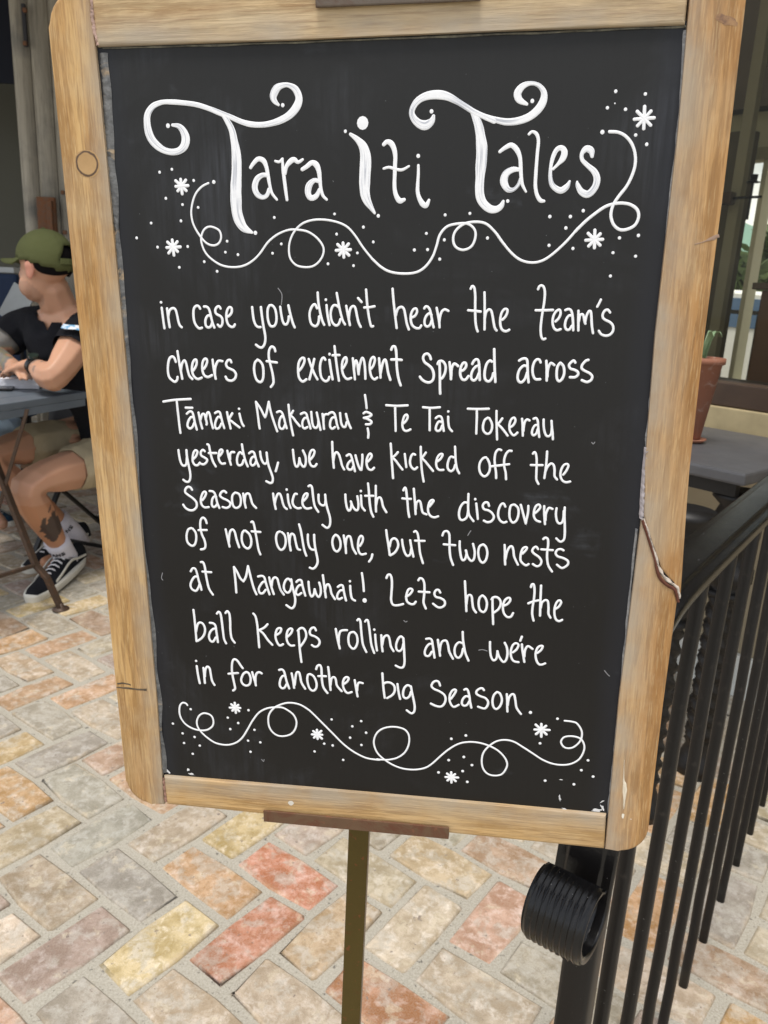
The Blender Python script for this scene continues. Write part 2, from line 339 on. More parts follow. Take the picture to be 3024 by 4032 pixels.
# slate panel: inner opening, a little larger so that it runs under the frame
SH = .0265
iu0, iv0 = -.1705, .0245
iu1, iv1 = .1655, .5235
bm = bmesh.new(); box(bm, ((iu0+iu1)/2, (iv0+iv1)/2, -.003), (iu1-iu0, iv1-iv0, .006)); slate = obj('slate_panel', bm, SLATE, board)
WORDS = [
('in',[[0,-14204,37654,166],[167,-14185,37315,-14162,36906,-14135,36436,-14100,36049],[167,-13830,37275,-13806,36866,-13774,36439,-13743,36122],[166,-13785,36781,-13707,37080,-13574,37251,-13388,37295,-13260,37169,-13191,36855,-13130,36446,-13053,36232,-12942,36122]]),
('case',[[166,-11637,37283,-11737,37435,-11890,37450,-12046,37289,-12104,36966,-12087,36541,-11970,36243,-11780,36066,-11595,36102],[165,-11375,37412,-11195,37396,-11067,37271,-10992,37018,-10924,36637,-10852,36340,-10773,36128],[166,-10935,36765,-11073,36874,-11233,36787,-11339,36548,-11330,36250,-11183,36124,-10996,36211,-10889,36468],[165,-10297,37302,-10380,37428,-10517,37401,-10644,37232,-10630,37021,-10500,36912,-10324,36829,-10217,36644,-10243,36347,-10389,36175,-10536,36301],[165,-9893,36799,-9735,36885,-9590,37072,-9576,37324,-9726,37382,-9871,37196,-9941,36900,-9933,36562,-9838,36308,-9664,36183,-9500,36201,-9412,36330]]),
('you',[[164,-8240,37402,-8218,37084,-8175,36663,-8072,36344,-7926,36201,-7748,36186],[165,-7670,37406,-7642,37005,-7597,36585,-7543,36163,-7471,35740,-7466,35399,-7550,35098,-7711,34925,-7890,34948,-8091,35091],[163,-7116,37510,-7230,37301,-7263,36924,-7224,36546,-7118,36294,-6987,36237,-6824,36297,-6708,36551,-6695,36929,-6769,37304,-6939,37511,-7116,37510],[163,-6429,37432,-6382,37015,-6307,36597,-6199,36388,-6048,36390,-5935,36601,-5901,36852],[163,-5906,37519,-5830,37145,-5728,36728,-5632,36394,-5541,36193]]),
("didn't",[[162,-4088,37367,-4214,37597,-4391,37488,-4547,37156,-4565,36781,-4460,36406,-4199,36283,-4019,36494,-3968,36870],[162,-4026,38297,-4009,37862,-3956,37450,-3861,36954,-3755,36580,-3654,36372],[0,-3522,37882,162],[162,-3484,37553,-3456,37165,-3394,36750,-3313,36359],[162,-2698,37418,-2869,37541,-3042,37539,-3176,37332,-3234,36959,-3144,36544,-2929,36338,-2737,36424,-2620,36716],[161,-2833,38278,-2761,37870,-2688,37460,-2590,37048,-2473,36634,-2337,36411],[161,-2247,37520,-2182,37134,-2099,36721,-2025,36373],[161,-2099,36721,-2052,37135,-1946,37424,-1773,37507,-1663,37344,-1579,36933,-1478,36520,-1350,36272],[161,-1504,37984,-1291,37757],[161,-1006,38491,-973,38044,-932,37555,-864,37062,-788,36651,-694,36320,-573,36321],[161,-1121,37430,-804,37449,-487,37509]]),
('hear',[[160,626,38550,674,37995,741,37394,818,36790,894,36224],[160,834,36963,948,37353,1170,37484,1333,37356,1426,36968,1521,36492,1651,36145],[160,1848,36868,2025,36974,2138,37190,2082,37388,1904,37335,1774,37058,1761,36712,1854,36409,2081,36237,2305,36240,2410,36389],[159,2579,37409,2666,37521,2818,37479,2937,37283,3023,36940,3102,36552,3170,36293],[160,3030,37026,2869,37110,2695,36937,2610,36677,2632,36443,2777,36332,2953,36446,3038,36681],[159,3332,37440,3421,37029,3500,36642,3535,36297],[159,3518,36642,3563,36987,3663,37246,3837,37358,4042,37274]]),
('the',[[157,5350,38571,5441,38723,5566,38614,5633,38194,5651,37687,5669,37177,5705,36664,5780,36278,5858,36080],[158,5244,37318,5595,37287,5990,37248],[157,6181,38365,6210,37860,6233,37267,6256,36669,6266,36197],[158,6258,36840,6315,37182,6464,37370,6614,37312,6713,37015,6801,36589,6883,36290,6994,36145],[157,7314,36782,7480,36954,7582,37193,7573,37379,7416,37403,7253,37190,7183,36806,7218,36422,7342,36183,7563,36108,7750,36196]]),
("team's",[[156,9328,38564,9403,38730,9553,38772,9680,38632,9742,38300,9730,37799,9674,37295,9623,36702,9619,36191,9684,35807,9796,35663,9924,35699],[156,9260,37350,9739,37354,10266,37375],[156,10462,36711,10637,36898,10730,37177,10657,37387,10467,37301,10315,37005,10296,36624,10400,36328,10580,36202,10789,36264],[156,10997,37373,11163,37433,11311,37375,11411,37141,11483,36721,11535,36213],[156,11392,37057,11222,37055,11069,36801,11032,36462,11132,36251,11302,36253,11432,36466],[156,11761,37337,11785,36892,11815,36470,11834,36199],[156,11822,36724,11866,37061,11978,37146,12068,37063,12160,36727,12212,36601],[155,12192,36643,12240,37022,12354,37300,12472,37301,12538,36983,12602,36479,12701,36057],[154,13006,37987,12922,37779,12828,37587],[155,13591,37260,13453,37409,13290,37366,13181,37156,13214,36947,13375,36823,13637,36700,13822,36492,13846,36197,13695,35984,13448,35913,13188,35995,13030,36188]]),
('cheers',[[170,-13500,33932,-13576,34168,-13709,34263,-13904,34145,-14025,33791,-14078,33347,-14024,32948,-13824,32728,-13643,32643,-13492,32779,-13450,32959],[169,-13338,34610,-13297,34155,-13242,33627,-13181,33186,-13139,32849],[169,-13193,33407,-13089,33806,-12915,34029,-12807,33855,-12741,33459,-12647,33063,-12457,32844],[169,-12374,33378,-12201,33601,-12091,33867,-12113,34086,-12265,34040,-12394,33774,-12439,33377,-12333,33024,-12083,32852,-11816,32945],[169,-11622,33523,-11469,33746,-11378,34011,-11461,34167,-11635,34050,-11728,33742,-11726,33345,-11603,33082,-11376,32998,-11110,33118],[168,-11013,34104,-10984,33667,-10927,33228,-10873,32893],[168,-10905,33140,-10881,33537,-10771,33846,-10621,34041,-10365,34027],[168,-9772,33967,-9838,34106,-9995,34077,-10127,33856,-10047,33639,-9823,33529,-9626,33427,-9500,33210,-9578,32944,-9816,32790,-10090,32846,-10199,33038]]),
('of',[[167,-8014,34153,-8203,33976,-8285,33583,-8240,33146,-8116,32841,-7892,32740,-7729,32936,-7675,33375,-7711,33810,-7882,34068,-8042,34152],[166,-6847,34706,-6902,34902,-7079,34985,-7240,34769,-7283,34337,-7210,33906,-7109,33473,-7043,33037,-7047,32686,-7220,32445],[167,-7429,34075,-7114,34037,-6773,34000]]),
('excitement',[[166,-5378,33461,-5147,33725,-4977,34073,-4998,34305,-5177,34267,-5346,33980,-5395,33504,-5344,33070,-5126,32830,-4870,32974],[165,-4687,34249,-4563,33864,-4351,33349,-4154,32988],[166,-4331,34255,-4429,33867,-4556,33389,-4673,32978],[165,-3622,34224,-3709,34351,-3843,34263,-3956,33918,-3965,33486,-3883,33098,-3673,32885,-3467,32950,-3375,33151],[0,-3342,34578,165],[165,-3357,34211,-3302,33800,-3238,33370,-3172,33008],[164,-3018,35068,-2972,34576,-2917,34064,-2854,33550,-2764,32929],[164,-3149,34505,-2911,34525,-2709,34529],[164,-2507,33685,-2364,33902,-2255,34160,-2297,34390,-2448,34285,-2548,33984,-2544,33555,-2424,33212,-2222,33043,-1974,33117],[164,-1859,34337,-1818,33911,-1777,33483,-1736,33036],[164,-1802,33654,-1729,34041,-1658,34213,-1572,34001,-1530,33616,-1496,33359],[164,-1496,33445,-1423,33918,-1272,34364,-1159,34221,-1091,33753,-1067,33083],[164,-697,33717,-548,33933,-461,34275,-548,34443,-696,34314,-784,33972,-767,33544,-662,33203,-487,33060,-312,33167],[164,-200,34364,-156,33854,-111,33411,-102,33171],[172,-103,33441,-8,33913,95,34212,208,34274,287,34003,377,33493,518,33050],[171,568,34912,653,35090,800,35084,871,34816,900,34395,921,33887,986,33376,1076,32992,1175,32719],[171,572,34305,918,34310,1220,34290]]),
('Spread',[[171,3039,34370,2976,34554,2828,34694,2633,34632,2559,34421,2666,34170,2901,34005,3119,33798,3238,33461,3202,33120,3007,32945,2748,32966,2513,33106,2381,33274],[171,3581,34185,3610,33680,3630,33171,3642,32659,3669,32247],[170,3472,34082,3537,34227,3706,34272,3880,34148,3971,33897,3937,33559,3799,33259,3648,33146],[170,4202,34196,4256,33776,4299,33438,4315,33167],[170,4327,33354,4333,33735,4394,33989,4518,34117,4734,33978],[170,4871,33660,5081,33748,5226,33961,5195,34154,5050,34168,4922,33956,4871,33660,4906,33365,5031,33156,5227,33159,5390,33374],[169,5601,34118,5696,34304,5844,34407,5974,34309,6028,33975,6060,33555,6092,33151],[170,5984,34016,5834,33972,5656,33758,5556,33462,5582,33209,5738,33110,5902,33257,6018,33555],[169,6789,34280,6661,34337,6484,34150,6389,33772,6380,33376,6473,33141,6670,33078,6831,33275,6902,33571],[169,6899,35029,6931,34491,6972,33908,7019,33405,7051,33051]]),
('across',[[168,8436,34366,8612,34476,8818,34496,8925,34357,8964,33943,9003,33526,9069,33067],[168,8943,34025,8717,34063,8481,33809,8391,33431,8456,33138,8644,33058,8842,33272,8946,33651],[168,9722,34287,9647,34435,9482,34449,9328,34239,9266,33865,9329,33491,9482,33268,9756,33265],[167,10062,34376,10112,33963,10137,33548,10158,33197],[167,10186,33423,10180,33798,10244,34089,10357,34257,10554,34136],[167,10890,34266,10756,34057,10722,33683,10771,33309,10920,33170,11097,33357,11174,33691,11108,34063,10931,34266],[167,11786,34305,11697,34419,11556,34334,11430,34151,11525,33946,11776,33868,11972,33748,12000,33582,11831,33430,11536,33424],[166,12546,34474,12388,34414,12203,34164,12202,33958,12391,33821,12687,33678,12847,33499,12798,33282,12563,33153,12253,33255]]),
('Tāmaki',[[162,-14548,31328,-13874,31444,-13255,31503,-12658,31544],[163,-13622,31395,-13605,30851,-13579,30303,-13559,29798,-13520,29272],[163,-13038,30965,-12792,30962,-12584,30967],[163,-12990,30565,-12790,30716,-12622,30693,-12543,30467,-12478,30011,-12368,29527],[163,-12533,30330,-12721,30344,-12909,30091,-12999,29767,-12868,29587,-12671,29684,-12529,29964],[163,-12180,30659,-12128,30295,-12067,29931,-11993,29611],[163,-12068,30205,-11953,30528,-11808,30577,-11728,30351,-11657,29988,-11683,29877],[163,-11709,30215,-11620,30582,-11490,30703,-11409,30496,-11342,30042,-11253,29650],[162,-11051,30660,-10858,30755,-10721,30695,-10646,30380,-10572,30017,-10478,29681],[163,-10648,30334,-10831,30420,-10983,30234,-11097,29893,-11046,29638,-10826,29690,-10669,29969],[162,-10233,30735,-10179,30346,-10105,29984,-10047,29666],[162,-9882,30671,-10086,30349,-10141,30193],[163,-10121,30211,-9956,30143,-9732,29967,-9443,29756],[0,-9410,30981,162],[162,-9398,30657,-9324,30278,-9244,30007,-9149,29855]]),
('Makaurau',[[161,-8250,31458,-8197,30984,-8146,30445,-8110,29993,-8075,29721],[161,-8250,31458,-7964,31035,-7794,30679,-7683,30475],[160,-7683,30475,-7580,30730,-7395,31478],[161,-7395,31478,-7321,31006,-7202,30515,-7054,30022,-6904,29572],[161,-6869,30820,-6683,30887,-6531,30774,-6423,30445,-6343,30086,-6261,29790],[161,-6423,30445,-6556,30576,-6702,30347,-6761,29985,-6676,29760,-6492,29766,-6374,29995],[160,-6093,31321,-6062,30858,-6015,30321,-5938,29826,-5843,29330],[160,-5795,30936,-5929,30727,-6006,30590],[161,-5987,30609,-5826,30505,-5632,30241,-5384,29950],[160,-5290,30743,-5087,30838,-4926,30753,-4843,30441,-4742,30085,-4675,29817],[160,-4851,30486,-5051,30481,-5194,30253,-5202,29937,-5068,29806,-4883,29901],[160,-4605,30895,-4578,30493,-4540,30135,-4454,29913,-4291,29872,-4169,30056,-4145,30370],[160,-4243,30859,-4161,30459,-4087,30085,-4021,29745],[160,-3865,30780,-3826,30424,-3805,30093,-3783,29815],[159,-3811,30290,-3796,30603,-3685,30757,-3477,30772],[159,-3431,30835,-3231,30911,-3080,30800,-2986,30446,-2927,30117,-2840,29868],[159,-2994,30535,-3191,30574,-3348,30347,-3381,29988,-3248,29839,-3065,29952],[159,-2719,30871,-2688,30498,-2638,30187,-2523,29985,-2369,30016,-2295,30286],[159,-2334,30819,-2248,30465,-2134,30138,-2028,29909]]),
('&',[[157,-1097,32062,-1036,31644,-993,31223],[158,-1190,30892,-1038,30984,-816,30919,-683,30799,-861,30679,-1173,30600],[159,-1173,30600,-950,30544,-683,30374,-773,30211,-1040,30186],[159,-925,29922,-881,29610,-900,29322]]),
('Te',[[157,269,31447,947,31420,1630,31471],[157,833,31382,846,30856,867,30327,880,29812],[157,1309,30268,1502,30432,1639,30683,1584,30875,1436,30783,1334,30472,1310,30162,1401,29898,1597,29833,1825,29937]]),
('Tai',[[156,2609,31373,3132,31342,3668,31398],[156,3028,31331,3038,30824,3046,30386,3056,29919],[156,3424,30703,3578,30821,3752,30799,3844,30583,3896,30233,3948,29900],[157,3830,30451,3629,30489,3486,30266,3439,30000,3555,29889,3728,29964,3835,30231],[0,4202,31151,156],[156,4203,30811,4221,30462,4291,30112,4470,29897]]),
('Tokerau',[[155,5420,31346,6063,31344,6719,31378],[155,5978,31316,5997,30814,5998,30291,5999,29791],[155,6682,30815,6491,30653,6402,30302,6440,29997,6637,29801,6849,29860,6966,30143,6935,30491,6768,30791],[155,7201,31252,7226,30673,7270,30064,7313,29452],[155,7579,30795,7419,30548,7281,30396],[155,7296,30431,7518,30246,7743,29990,7953,29717],[154,8057,30217,8278,30397,8393,30661,8315,30857,8150,30767,8045,30478,8053,30130,8176,29872,8353,29746,8557,29926],[154,8792,30801,8844,30456,8870,30110,8898,29744],[154,8917,30024,8933,30372,8987,30633,9107,30766,9253,30710],[154,9500,30820,9649,30867,9760,30697,9802,30396,9848,30051,9911,29687],[154,9775,30438,9608,30408,9477,30170,9449,29909,9558,29781,9720,29916,9789,30179],[154,10116,30793,10139,30405,10221,30018,10344,29787,10514,29766,10630,29943,10648,30333],[154,10599,30720,10648,30333,10714,29945,10754,29573]]),
('yesterday,',[[166,-13748,28097,-13720,27693,-13660,27318,-13551,27084,-13390,27043,-13254,27189,-13195,27617],[167,-13189,28115,-13176,27617,-13099,27053,-13035,26580,-13052,26197,-13175,25953,-13390,25945,-13547,26064],[165,-12729,27538,-12543,27732,-12428,28018,-12546,28126,-12700,27962,-12793,27583,-12783,27300,-12651,27116,-12458,27122,-12313,27288],[165,-11917,28081,-12036,28171,-12188,28025,-12184,27791,-11973,27657,-11790,27522,-11849,27332,-12051,27184,-12259,27224],[165,-11707,28554,-11606,28492,-11558,28186,-11488,27767,-11386,27395,-11214,27071],[165,-11638,27968,-11380,27977,-11122,27985],[165,-10965,27738,-10783,27931,-10676,28139,-10766,28230,-10896,28114,-10984,27737,-10934,27457,-10782,27274,-10562,27301],[164,-10353,28159,-10296,27806,-10219,27481,-10157,27221],[164,-10195,27576,-10177,27904,-10073,28075,-9884,28081],[164,-9341,27978,-9477,28094,-9606,27969,-9717,27639,-9706,27311,-9569,27194,-9375,27295,-9267,27560],[164,-9329,28627,-9283,28212,-9209,27796,-9113,27425,-9003,27148],[164,-8868,28040,-8693,28157,-8536,28097,-8454,27821,-8374,27497,-8247,27174],[164,-8456,27774,-8595,27816,-8743,27671,-8803,27389,-8697,27224,-8524,27305,-8421,27496],[164,-8111,28175,-8078,27833,-7996,27557,-7862,27375,-7691,27427,-7644,27662],[164,-7673,28125,-7643,27708,-7567,27245,-7416,26782,-7317,26410,-7365,26125,-7537,26071,-7769,26176],[164,-6922,27472,-7007,27171,-7102,26887]]),
('we',[[162,-5888,28367,-5862,27999,-5819,27584,-5735,27281,-5605,27267,-5506,27502,-5469,27827],[162,-5469,27827,-5403,27506,-5252,27279,-5112,27312,-5039,27611,-5067,27979,-5224,28342],[162,-4731,27760,-4541,27996,-4443,28275,-4532,28410,-4690,28313,-4799,27988,-4799,27619,-4676,27345,-4464,27306,-4322,27469]]),
('have',[[161,-3260,28978,-3249,28496,-3230,27948,-3176,27259],[161,-3196,27719,-3117,28135,-2978,28304,-2825,28145,-2711,27782,-2624,27417,-2489,27172],[161,-2315,28088,-2160,28185,-2042,28124,-1954,27853,-1866,27489,-1777,27077],[161,-1954,27807,-2073,27757,-2229,27568,-2286,27336,-2169,27174,-1986,27208,-1894,27396],[161,-1734,28135,-1645,27772,-1529,27409,-1412,27183],[161,-1280,28195,-1282,27830,-1348,27185],[160,-920,27751,-757,27939,-666,28142,-756,28285,-892,28162,-1001,27839,-984,27474,-867,27248,-667,27209,-513,27352]]),
('kicked',[[160,567,28978,606,28438,636,27895,684,27349,733,26707],[160,1035,28434,858,28220,635,28058],[160,680,28078,905,27858,1105,27592,1340,27299],[159,1482,28331,1531,27925,1590,27472],[159,2149,28307,2016,28348,1885,28163,1826,27844,1874,27573,2029,27378,2163,27355,2295,27478],[159,2505,28832,2522,28320,2559,27688,2631,27098,2730,26552],[159,2838,28465,2683,28235,2579,28096],[159,2579,28096,2777,27922,3004,27658,3322,27278],[158,3575,27903,3791,28091,3917,28365,3784,28406,3612,28220,3514,27856,3556,27541,3720,27365,3985,27374],[158,4624,28209,4447,28248,4320,28064,4242,27700,4293,27431,4473,27301,4645,27443,4726,27717],[158,4691,28909,4724,28392,4774,27854,4865,27451,5005,27184]]),
('off',[[157,6672,28277,6501,28227,6311,27952,6263,27590,6364,27233,6590,27042,6804,27158,6939,27479,6905,27882,6763,28191],[157,7602,28779,7428,28818,7265,28608,7213,28206,7258,27760,7338,27313,7362,26953],[157,8249,28746,8077,28741,7915,28541,7819,28182,7840,27735,7945,27335,7991,26904],[157,7043,27717,7603,27799,8135,27889]]),
('the',[[156,9582,28613,9662,28712,9751,28645,9831,28294,9856,27850,9867,27359,9890,26956,10035,26674],[156,9494,27882,9854,27886,10221,27898],[156,10449,28782,10452,28314,10429,27692,10381,27065],[156,10403,27424,10526,27785,10725,28014,10901,27931,10980,27623,11005,27222,11172,27004],[156,11535,27331,11690,27559,11812,27874,11743,28022,11536,27953,11387,27637,11371,27235,11518,26945,11737,26846,11989,26900]]),
('Season',[[168,-12980,25391,-13080,25542,-13261,25581,-13438,25419,-13473,25189,-13282,25014,-12974,24797,-12743,24532,-12737,24210,-12966,23969,-13264,23938,-13532,24084,-13683,24308],[167,-12291,24688,-12111,24924,-12001,25202,-12115,25289,-12262,25146,-12396,24775,-12382,24409,-12185,24187,-11879,24218],[167,-11745,25349,-11536,25330,-11390,25181,-11317,24865,-11247,24502,-11128,24186],[167,-11312,24956,-11448,24969,-11598,24762,-11648,24394,-11538,24233,-11368,24314,-11247,24502],[167,-10591,25285,-10740,25388,-10928,25290,-11032,25059,-10860,24884,-10566,24759,-10356,24585,-10387,24355,-10623,24207,-10895,24260],[166,-9973,25301,-10166,25094,-10205,24682,-10115,24321,-9892,24239,-9654,24432,-9589,24844,-9689,25204,-9928,25303],[166,-9405,25260,-9378,24899,-9329,24582,-9271,24283],[166,-9325,24673,-9278,25084,-9143,25271,-8982,25232,-8888,24919,-8787,24559,-8554,24296]]),
('nicely',[[165,-7334,25343,-7302,24983,-7253,24623,-7194,24281],[165,-7255,24578,-7178,24943,-7022,25310,-6870,25334,-6771,25095,-6686,24692,-6587,24443,-6430,24313],[0,-6396,25658,165],[165,-6335,25320,-6319,24978,-6267,24665,-6168,24397],[165,-5712,25380,-5845,25375,-5959,25128,-6022,24810,-5932,24543,-5695,24390,-5471,24427],[164,-5254,24932,-5053,25165,-4976,25410,-5108,25431,-5254,25246,-5344,24883,-5290,24570,-5072,24398,-4760,24457],[164,-4901,25948,-4768,26006,-4666,25850,-4623,25406,-4572,24915,-4491,24559,-4277,24206],[164,-4235,25395,-4242,25063,-4177,24797,-4003,24669,-3825,24722,-3777,24993],[165,-3787,25413,-3751,24949,-3654,24459,-3504,23923,-3475,23516,-3541,23240,-3721,23113,-4011,23309]]),
('with',[[163,-2429,25476,-2416,25094,-2350,24649,-2230,24385,-2089,24481,-2025,24842,-2067,25019],[163,-2050,24975,-1939,24667,-1740,24433,-1591,24502,-1562,24906,-1629,25393],[0,-1392,25757,162],[163,-1385,25447,-1370,25092,-1328,24692,-1137,24432],[162,-915,26286,-865,25821,-831,25292,-780,24760,-694,24317,-563,24035],[162,-1108,25440,-805,25453,-563,25462],[162,-399,26148,-399,25575,-398,24954,-381,24393],[162,-372,24866,-286,25270,-114,25365,-1,25149,87,24752,304,24378]]),
('the',[[161,1417,25915,1518,26094,1588,25966,1653,25485,1710,24958,1750,24516,1823,24118],[161,1355,25368,1637,25344,1919,25355],[161,2097,26047,2147,25505,2198,24979,2241,24333],[161,2245,24671,2282,25070,2432,25253,2554,25126,2629,24731,2719,24451,2951,24346],[161,3137,24886,3302,25113,3401,25293,3298,25333,3148,25195,3053,24838,3077,24485,3235,24243,3475,24165,3721,24247]]),
('discovery',[[160,5560,25251,5368,25243,5150,24927,5071,24483,5149,24132,5362,24071,5592,24285,5661,24729],[160,5641,25838,5643,25298,5660,24773,5757,24381,6022,24021],[0,6087,25508,160],[160,6164,25215,6221,24797,6303,24184],[160,6987,25092,6895,25306,6704,25298,6587,25093,6679,24860,6975,24785,7234,24577,7328,24318,7171,24064,6923,23991,6693,24087],[159,8026,25092,7909,25288,7747,25211,7613,24857,7597,24462,7727,24159,7951,24011,8148,24073],[159,8557,25245,8371,25150,8307,24755,8353,24319,8549,24038,8790,24207,8892,24650,8831,25039,8614,25248],[159,9002,25246,9131,24835,9261,24404,9380,24014],[159,9482,25197,9489,24763,9410,24235,9395,24059],[158,9943,24739,10114,24920,10240,25143,10149,25312,9974,25218,9868,24910,9873,24518,10028,24263,10280,24169],[158,10481,25222,10506,24807,10556,24374,10602,24026],[158,10619,24289,10620,24682,10686,24945,10798,25123,11006,25063],[158,11263,25117,11248,24709,11341,24278,11499,24111,11673,24206,11735,24513,11722,24946],[159,11771,25190,11794,24603,11851,23996,11891,23384,11849,23029,11636,22886,11376,23094]]),
('of',[[170,-13213,22656,-13455,22532,-13597,22102,-13564,21630,-13300,21377,-13059,21465,-12921,21851,-12927,22322,-13121,22623],[169,-12098,23063,-12175,23320,-12343,23442,-12513,23249,-12571,22780,-12494,22249,-12334,21832,-12283,21456,-12373,21215,-12631,21135],[170,-12708,22530,-12409,22553,-12129,22566]]),
('not',[[169,-10772,22676,-10703,22240,-10618,21775,-10561,21447],[169,-10592,21729,-10548,22201,-10436,22580,-10246,22682,-10120,22455,-10034,21991,-9877,21434],[168,-9468,22644,-9616,22432,-9666,21962,-9539,21545,-9271,21371,-9059,21569,-8994,21995,-9113,22409,-9376,22648],[168,-8936,23280,-8816,23304,-8723,22938,-8668,22523,-8599,22014,-8517,21361,-8395,20990],[168,-8938,22622,-8646,22608,-8327,22605]]),
('only',[[167,-6961,22697,-7146,22595,-7250,22219,-7178,21710,-6961,21393,-6701,21547,-6578,21973,-6635,22434,-6827,22657],[167,-6404,22603,-6362,22216,-6311,21799,-6252,21382],[167,-6310,21846,-6277,22312,-6152,22578,-5975,22466,-5897,22053,-5775,21546,-5597,21462],[167,-5619,23265,-5514,22857,-5437,22353,-5362,21800,-5282,21384,-5173,21062],[167,-5027,22576,-5037,22187,-4975,21773,-4827,21547,-4648,21510],[168,-4597,22578,-4589,22116,-4529,21562,-4432,21054,-4396,20634,-4539,20297,-4741,20144,-4949,20208]]),
('one,',[[166,-3133,22648,-3287,22456,-3355,22084,-3255,21627,-3034,21471,-2825,21741,-2802,22158,-2931,22520,-3106,22649],[166,-2574,22628,-2517,22218,-2450,21806,-2428,21390],[166,-2449,21945,-2400,22361,-2283,22578,-2132,22558,-2047,22241,-1962,21784,-1743,21379],[165,-1473,21947,-1295,22277,-1276,22553,-1399,22657,-1541,22449,-1606,21986,-1564,21573,-1388,21351,-1077,21413],[166,-635,21389,-697,21108,-857,20868]]),
('but',[[164,299,23133,363,22637,453,22093,544,21408],[164,541,22006,626,22421,799,22585,974,22529,1089,22307,1092,21988,893,21611,588,21383],[164,1366,22521,1413,22141,1549,21644,1726,21405,1917,21525,1982,21895],[164,1904,22511,1979,22078,2054,21716,2137,21371],[163,2156,23103,2267,23162,2400,22961,2476,22512,2527,22014,2595,21560,2779,20944],[164,2234,22500,2536,22496,2856,22512]]),
('two',[[162,4033,22948,4129,23196,4324,23259,4475,23059,4513,22566,4528,22023,4604,21435,4790,20923],[163,4134,22339,4494,22321,4888,22313],[163,5179,22598,5192,22147,5287,21562,5407,21294,5575,21394,5649,21762,5599,21987],[162,5618,21942,5742,21540,5965,21278,6148,21424,6181,21926,6052,22461],[162,6688,22448,6482,22302,6412,21892,6515,21398,6737,21182,6940,21420,7007,21877,6907,22278,6731,22450]]),
('nests',[[162,8104,22491,8142,22025,8163,21575,8200,21141],[161,8207,21532,8271,21987,8422,22354,8587,22407,8684,22143,8764,21697,9027,21167],[161,9281,21949,9478,22183,9552,22366,9424,22404,9265,22262,9174,21898,9179,21492,9341,21275,9550,21150,9712,21249],[161,10263,22312,10130,22466,9969,22369,9897,22160,10032,21987,10336,21778,10518,21518,10467,21244,10248,21124,9989,21264],[160,10555,23012,10689,23116,10845,23008,10885,22611,10854,22163,10887,21627,10997,21182,11245,20816],[160,10472,22305,10846,22297,11203,22288],[160,11881,22305,11710,22385,11507,22330,11397,22102,11536,21885,11916,21771,12192,21606,12232,21384,12078,21195,11836,21092,11531,21301]]),
('at',[[173,-13477,19474,-13319,19705,-13132,19667,-13031,19334,-12949,18852,-12835,18419,-12787,18127],[173,-13028,19091,-13219,19080,-13449,18775,-13568,18426,-13473,18137,-13194,18025,-12984,18312,-12892,18562],[172,-12691,20202,-12532,20181,-12431,19850,-12395,19369,-12333,18838,-12227,18258,-11969,17812],[172,-12623,19501,-12293,19490,-11991,19488]]),
('Mangawhai!',[[172,-10323,19963,-10295,19436,-10264,18761,-10252,18080],[171,-10323,19963,-10125,19638,-9916,19168,-9693,18939],[171,-9693,18939,-9487,19337,-9313,20085],[171,-9313,20085,-9238,19687,-9125,19116,-8968,18448,-8800,18020],[171,-8631,19355,-8368,19418,-8187,19313,-8108,18981,-7988,18505,-7865,18075],[171,-8136,18979,-8294,18970,-8491,18717,-8624,18419,-8543,18132,-8328,18145,-8131,18399],[171,-7835,19333,-7768,18904,-7664,18475,-7557,18113],[171,-7683,18716,-7611,19153,-7446,19354,-7265,19269,-7184,18937,-7062,18462,-6842,18116],[170,-6302,19131,-6481,19313,-6688,19157,-6821,18765,-6767,18431,-6559,18278,-6369,18454,-6265,18845],[171,-6280,19276,-6221,18800,-6099,18228,-6040,17747,-6127,17303,-6345,17124,-6682,17338],[170,-5918,19105,-5748,19258,-5566,19221,-5502,18889,-5420,18509,-5319,18129],[170,-5529,18888,-5713,18877,-5904,18626,-5978,18284,-5825,18148,-5591,18307],[170,-5065,19173,-5047,18772,-4993,18342,-4880,18088,-4720,18262,-4647,18651],[169,-4647,18651,-4536,18273,-4375,18089,-4233,18339,-4225,18771,-4317,19148],[169,-4052,19706,-3998,19214,-3936,18644,-3873,18090],[169,-3938,18500,-3839,18937,-3674,19061,-3551,18810,-3467,18384,-3236,17994],[169,-3023,18908,-2841,19042,-2678,19004,-2619,18673,-2550,18294,-2463,17944],[169,-2646,18672,-2845,18660,-3030,18410,-3079,18119,-2944,18011,-2743,18120],[0,-2179,19375,168],[169,-2164,19034,-2140,18606,-2054,18132,-1838,17972],[168,-1350,20006,-1289,19557,-1246,19134,-1221,18708],[0,-1169,18032,294]]),
('Lets',[[167,331,19752,419,19963,578,20000,686,19724,707,19208,675,18638,660,18161,787,17835,1100,17806,1482,17925],[167,1672,18460,1936,18665,2108,18959,1974,19074,1799,18941,1689,18509,1747,18132,1989,17956,2211,17970,2341,18139],[166,2494,19705,2605,19860,2782,19796,2892,19521,2918,19054,2892,18533,2873,18105,3031,17686],[167,2533,18890,2903,18883,3255,18885],[166,3982,18909,3864,19090,3690,19052,3590,18811,3700,18581,4009,18506,4276,18333,4310,18051,4112,17849,3849,17832,3518,18069]]),
('hope',[[165,5609,19816,5654,19213,5710,18561,5774,17667],[166,5766,18187,5810,18708,5961,18857,6095,18725,6153,18305,6237,17886,6421,17613],[165,6783,18859,6617,18662,6572,18237,6675,17818,6915,17673,7080,17891,7123,18317,7005,18686,6826,18862],[165,7477,18742,7500,18200,7545,17542,7600,16833],[165,7422,18617,7519,18763,7733,18804,7954,18649,8037,18326,7899,17942,7567,17638],[165,8233,18198,8483,18354,8643,18597,8617,18782,8463,18773,8284,18576,8190,18195,8254,17729,8483,17431,8741,17448,8883,17721]]),
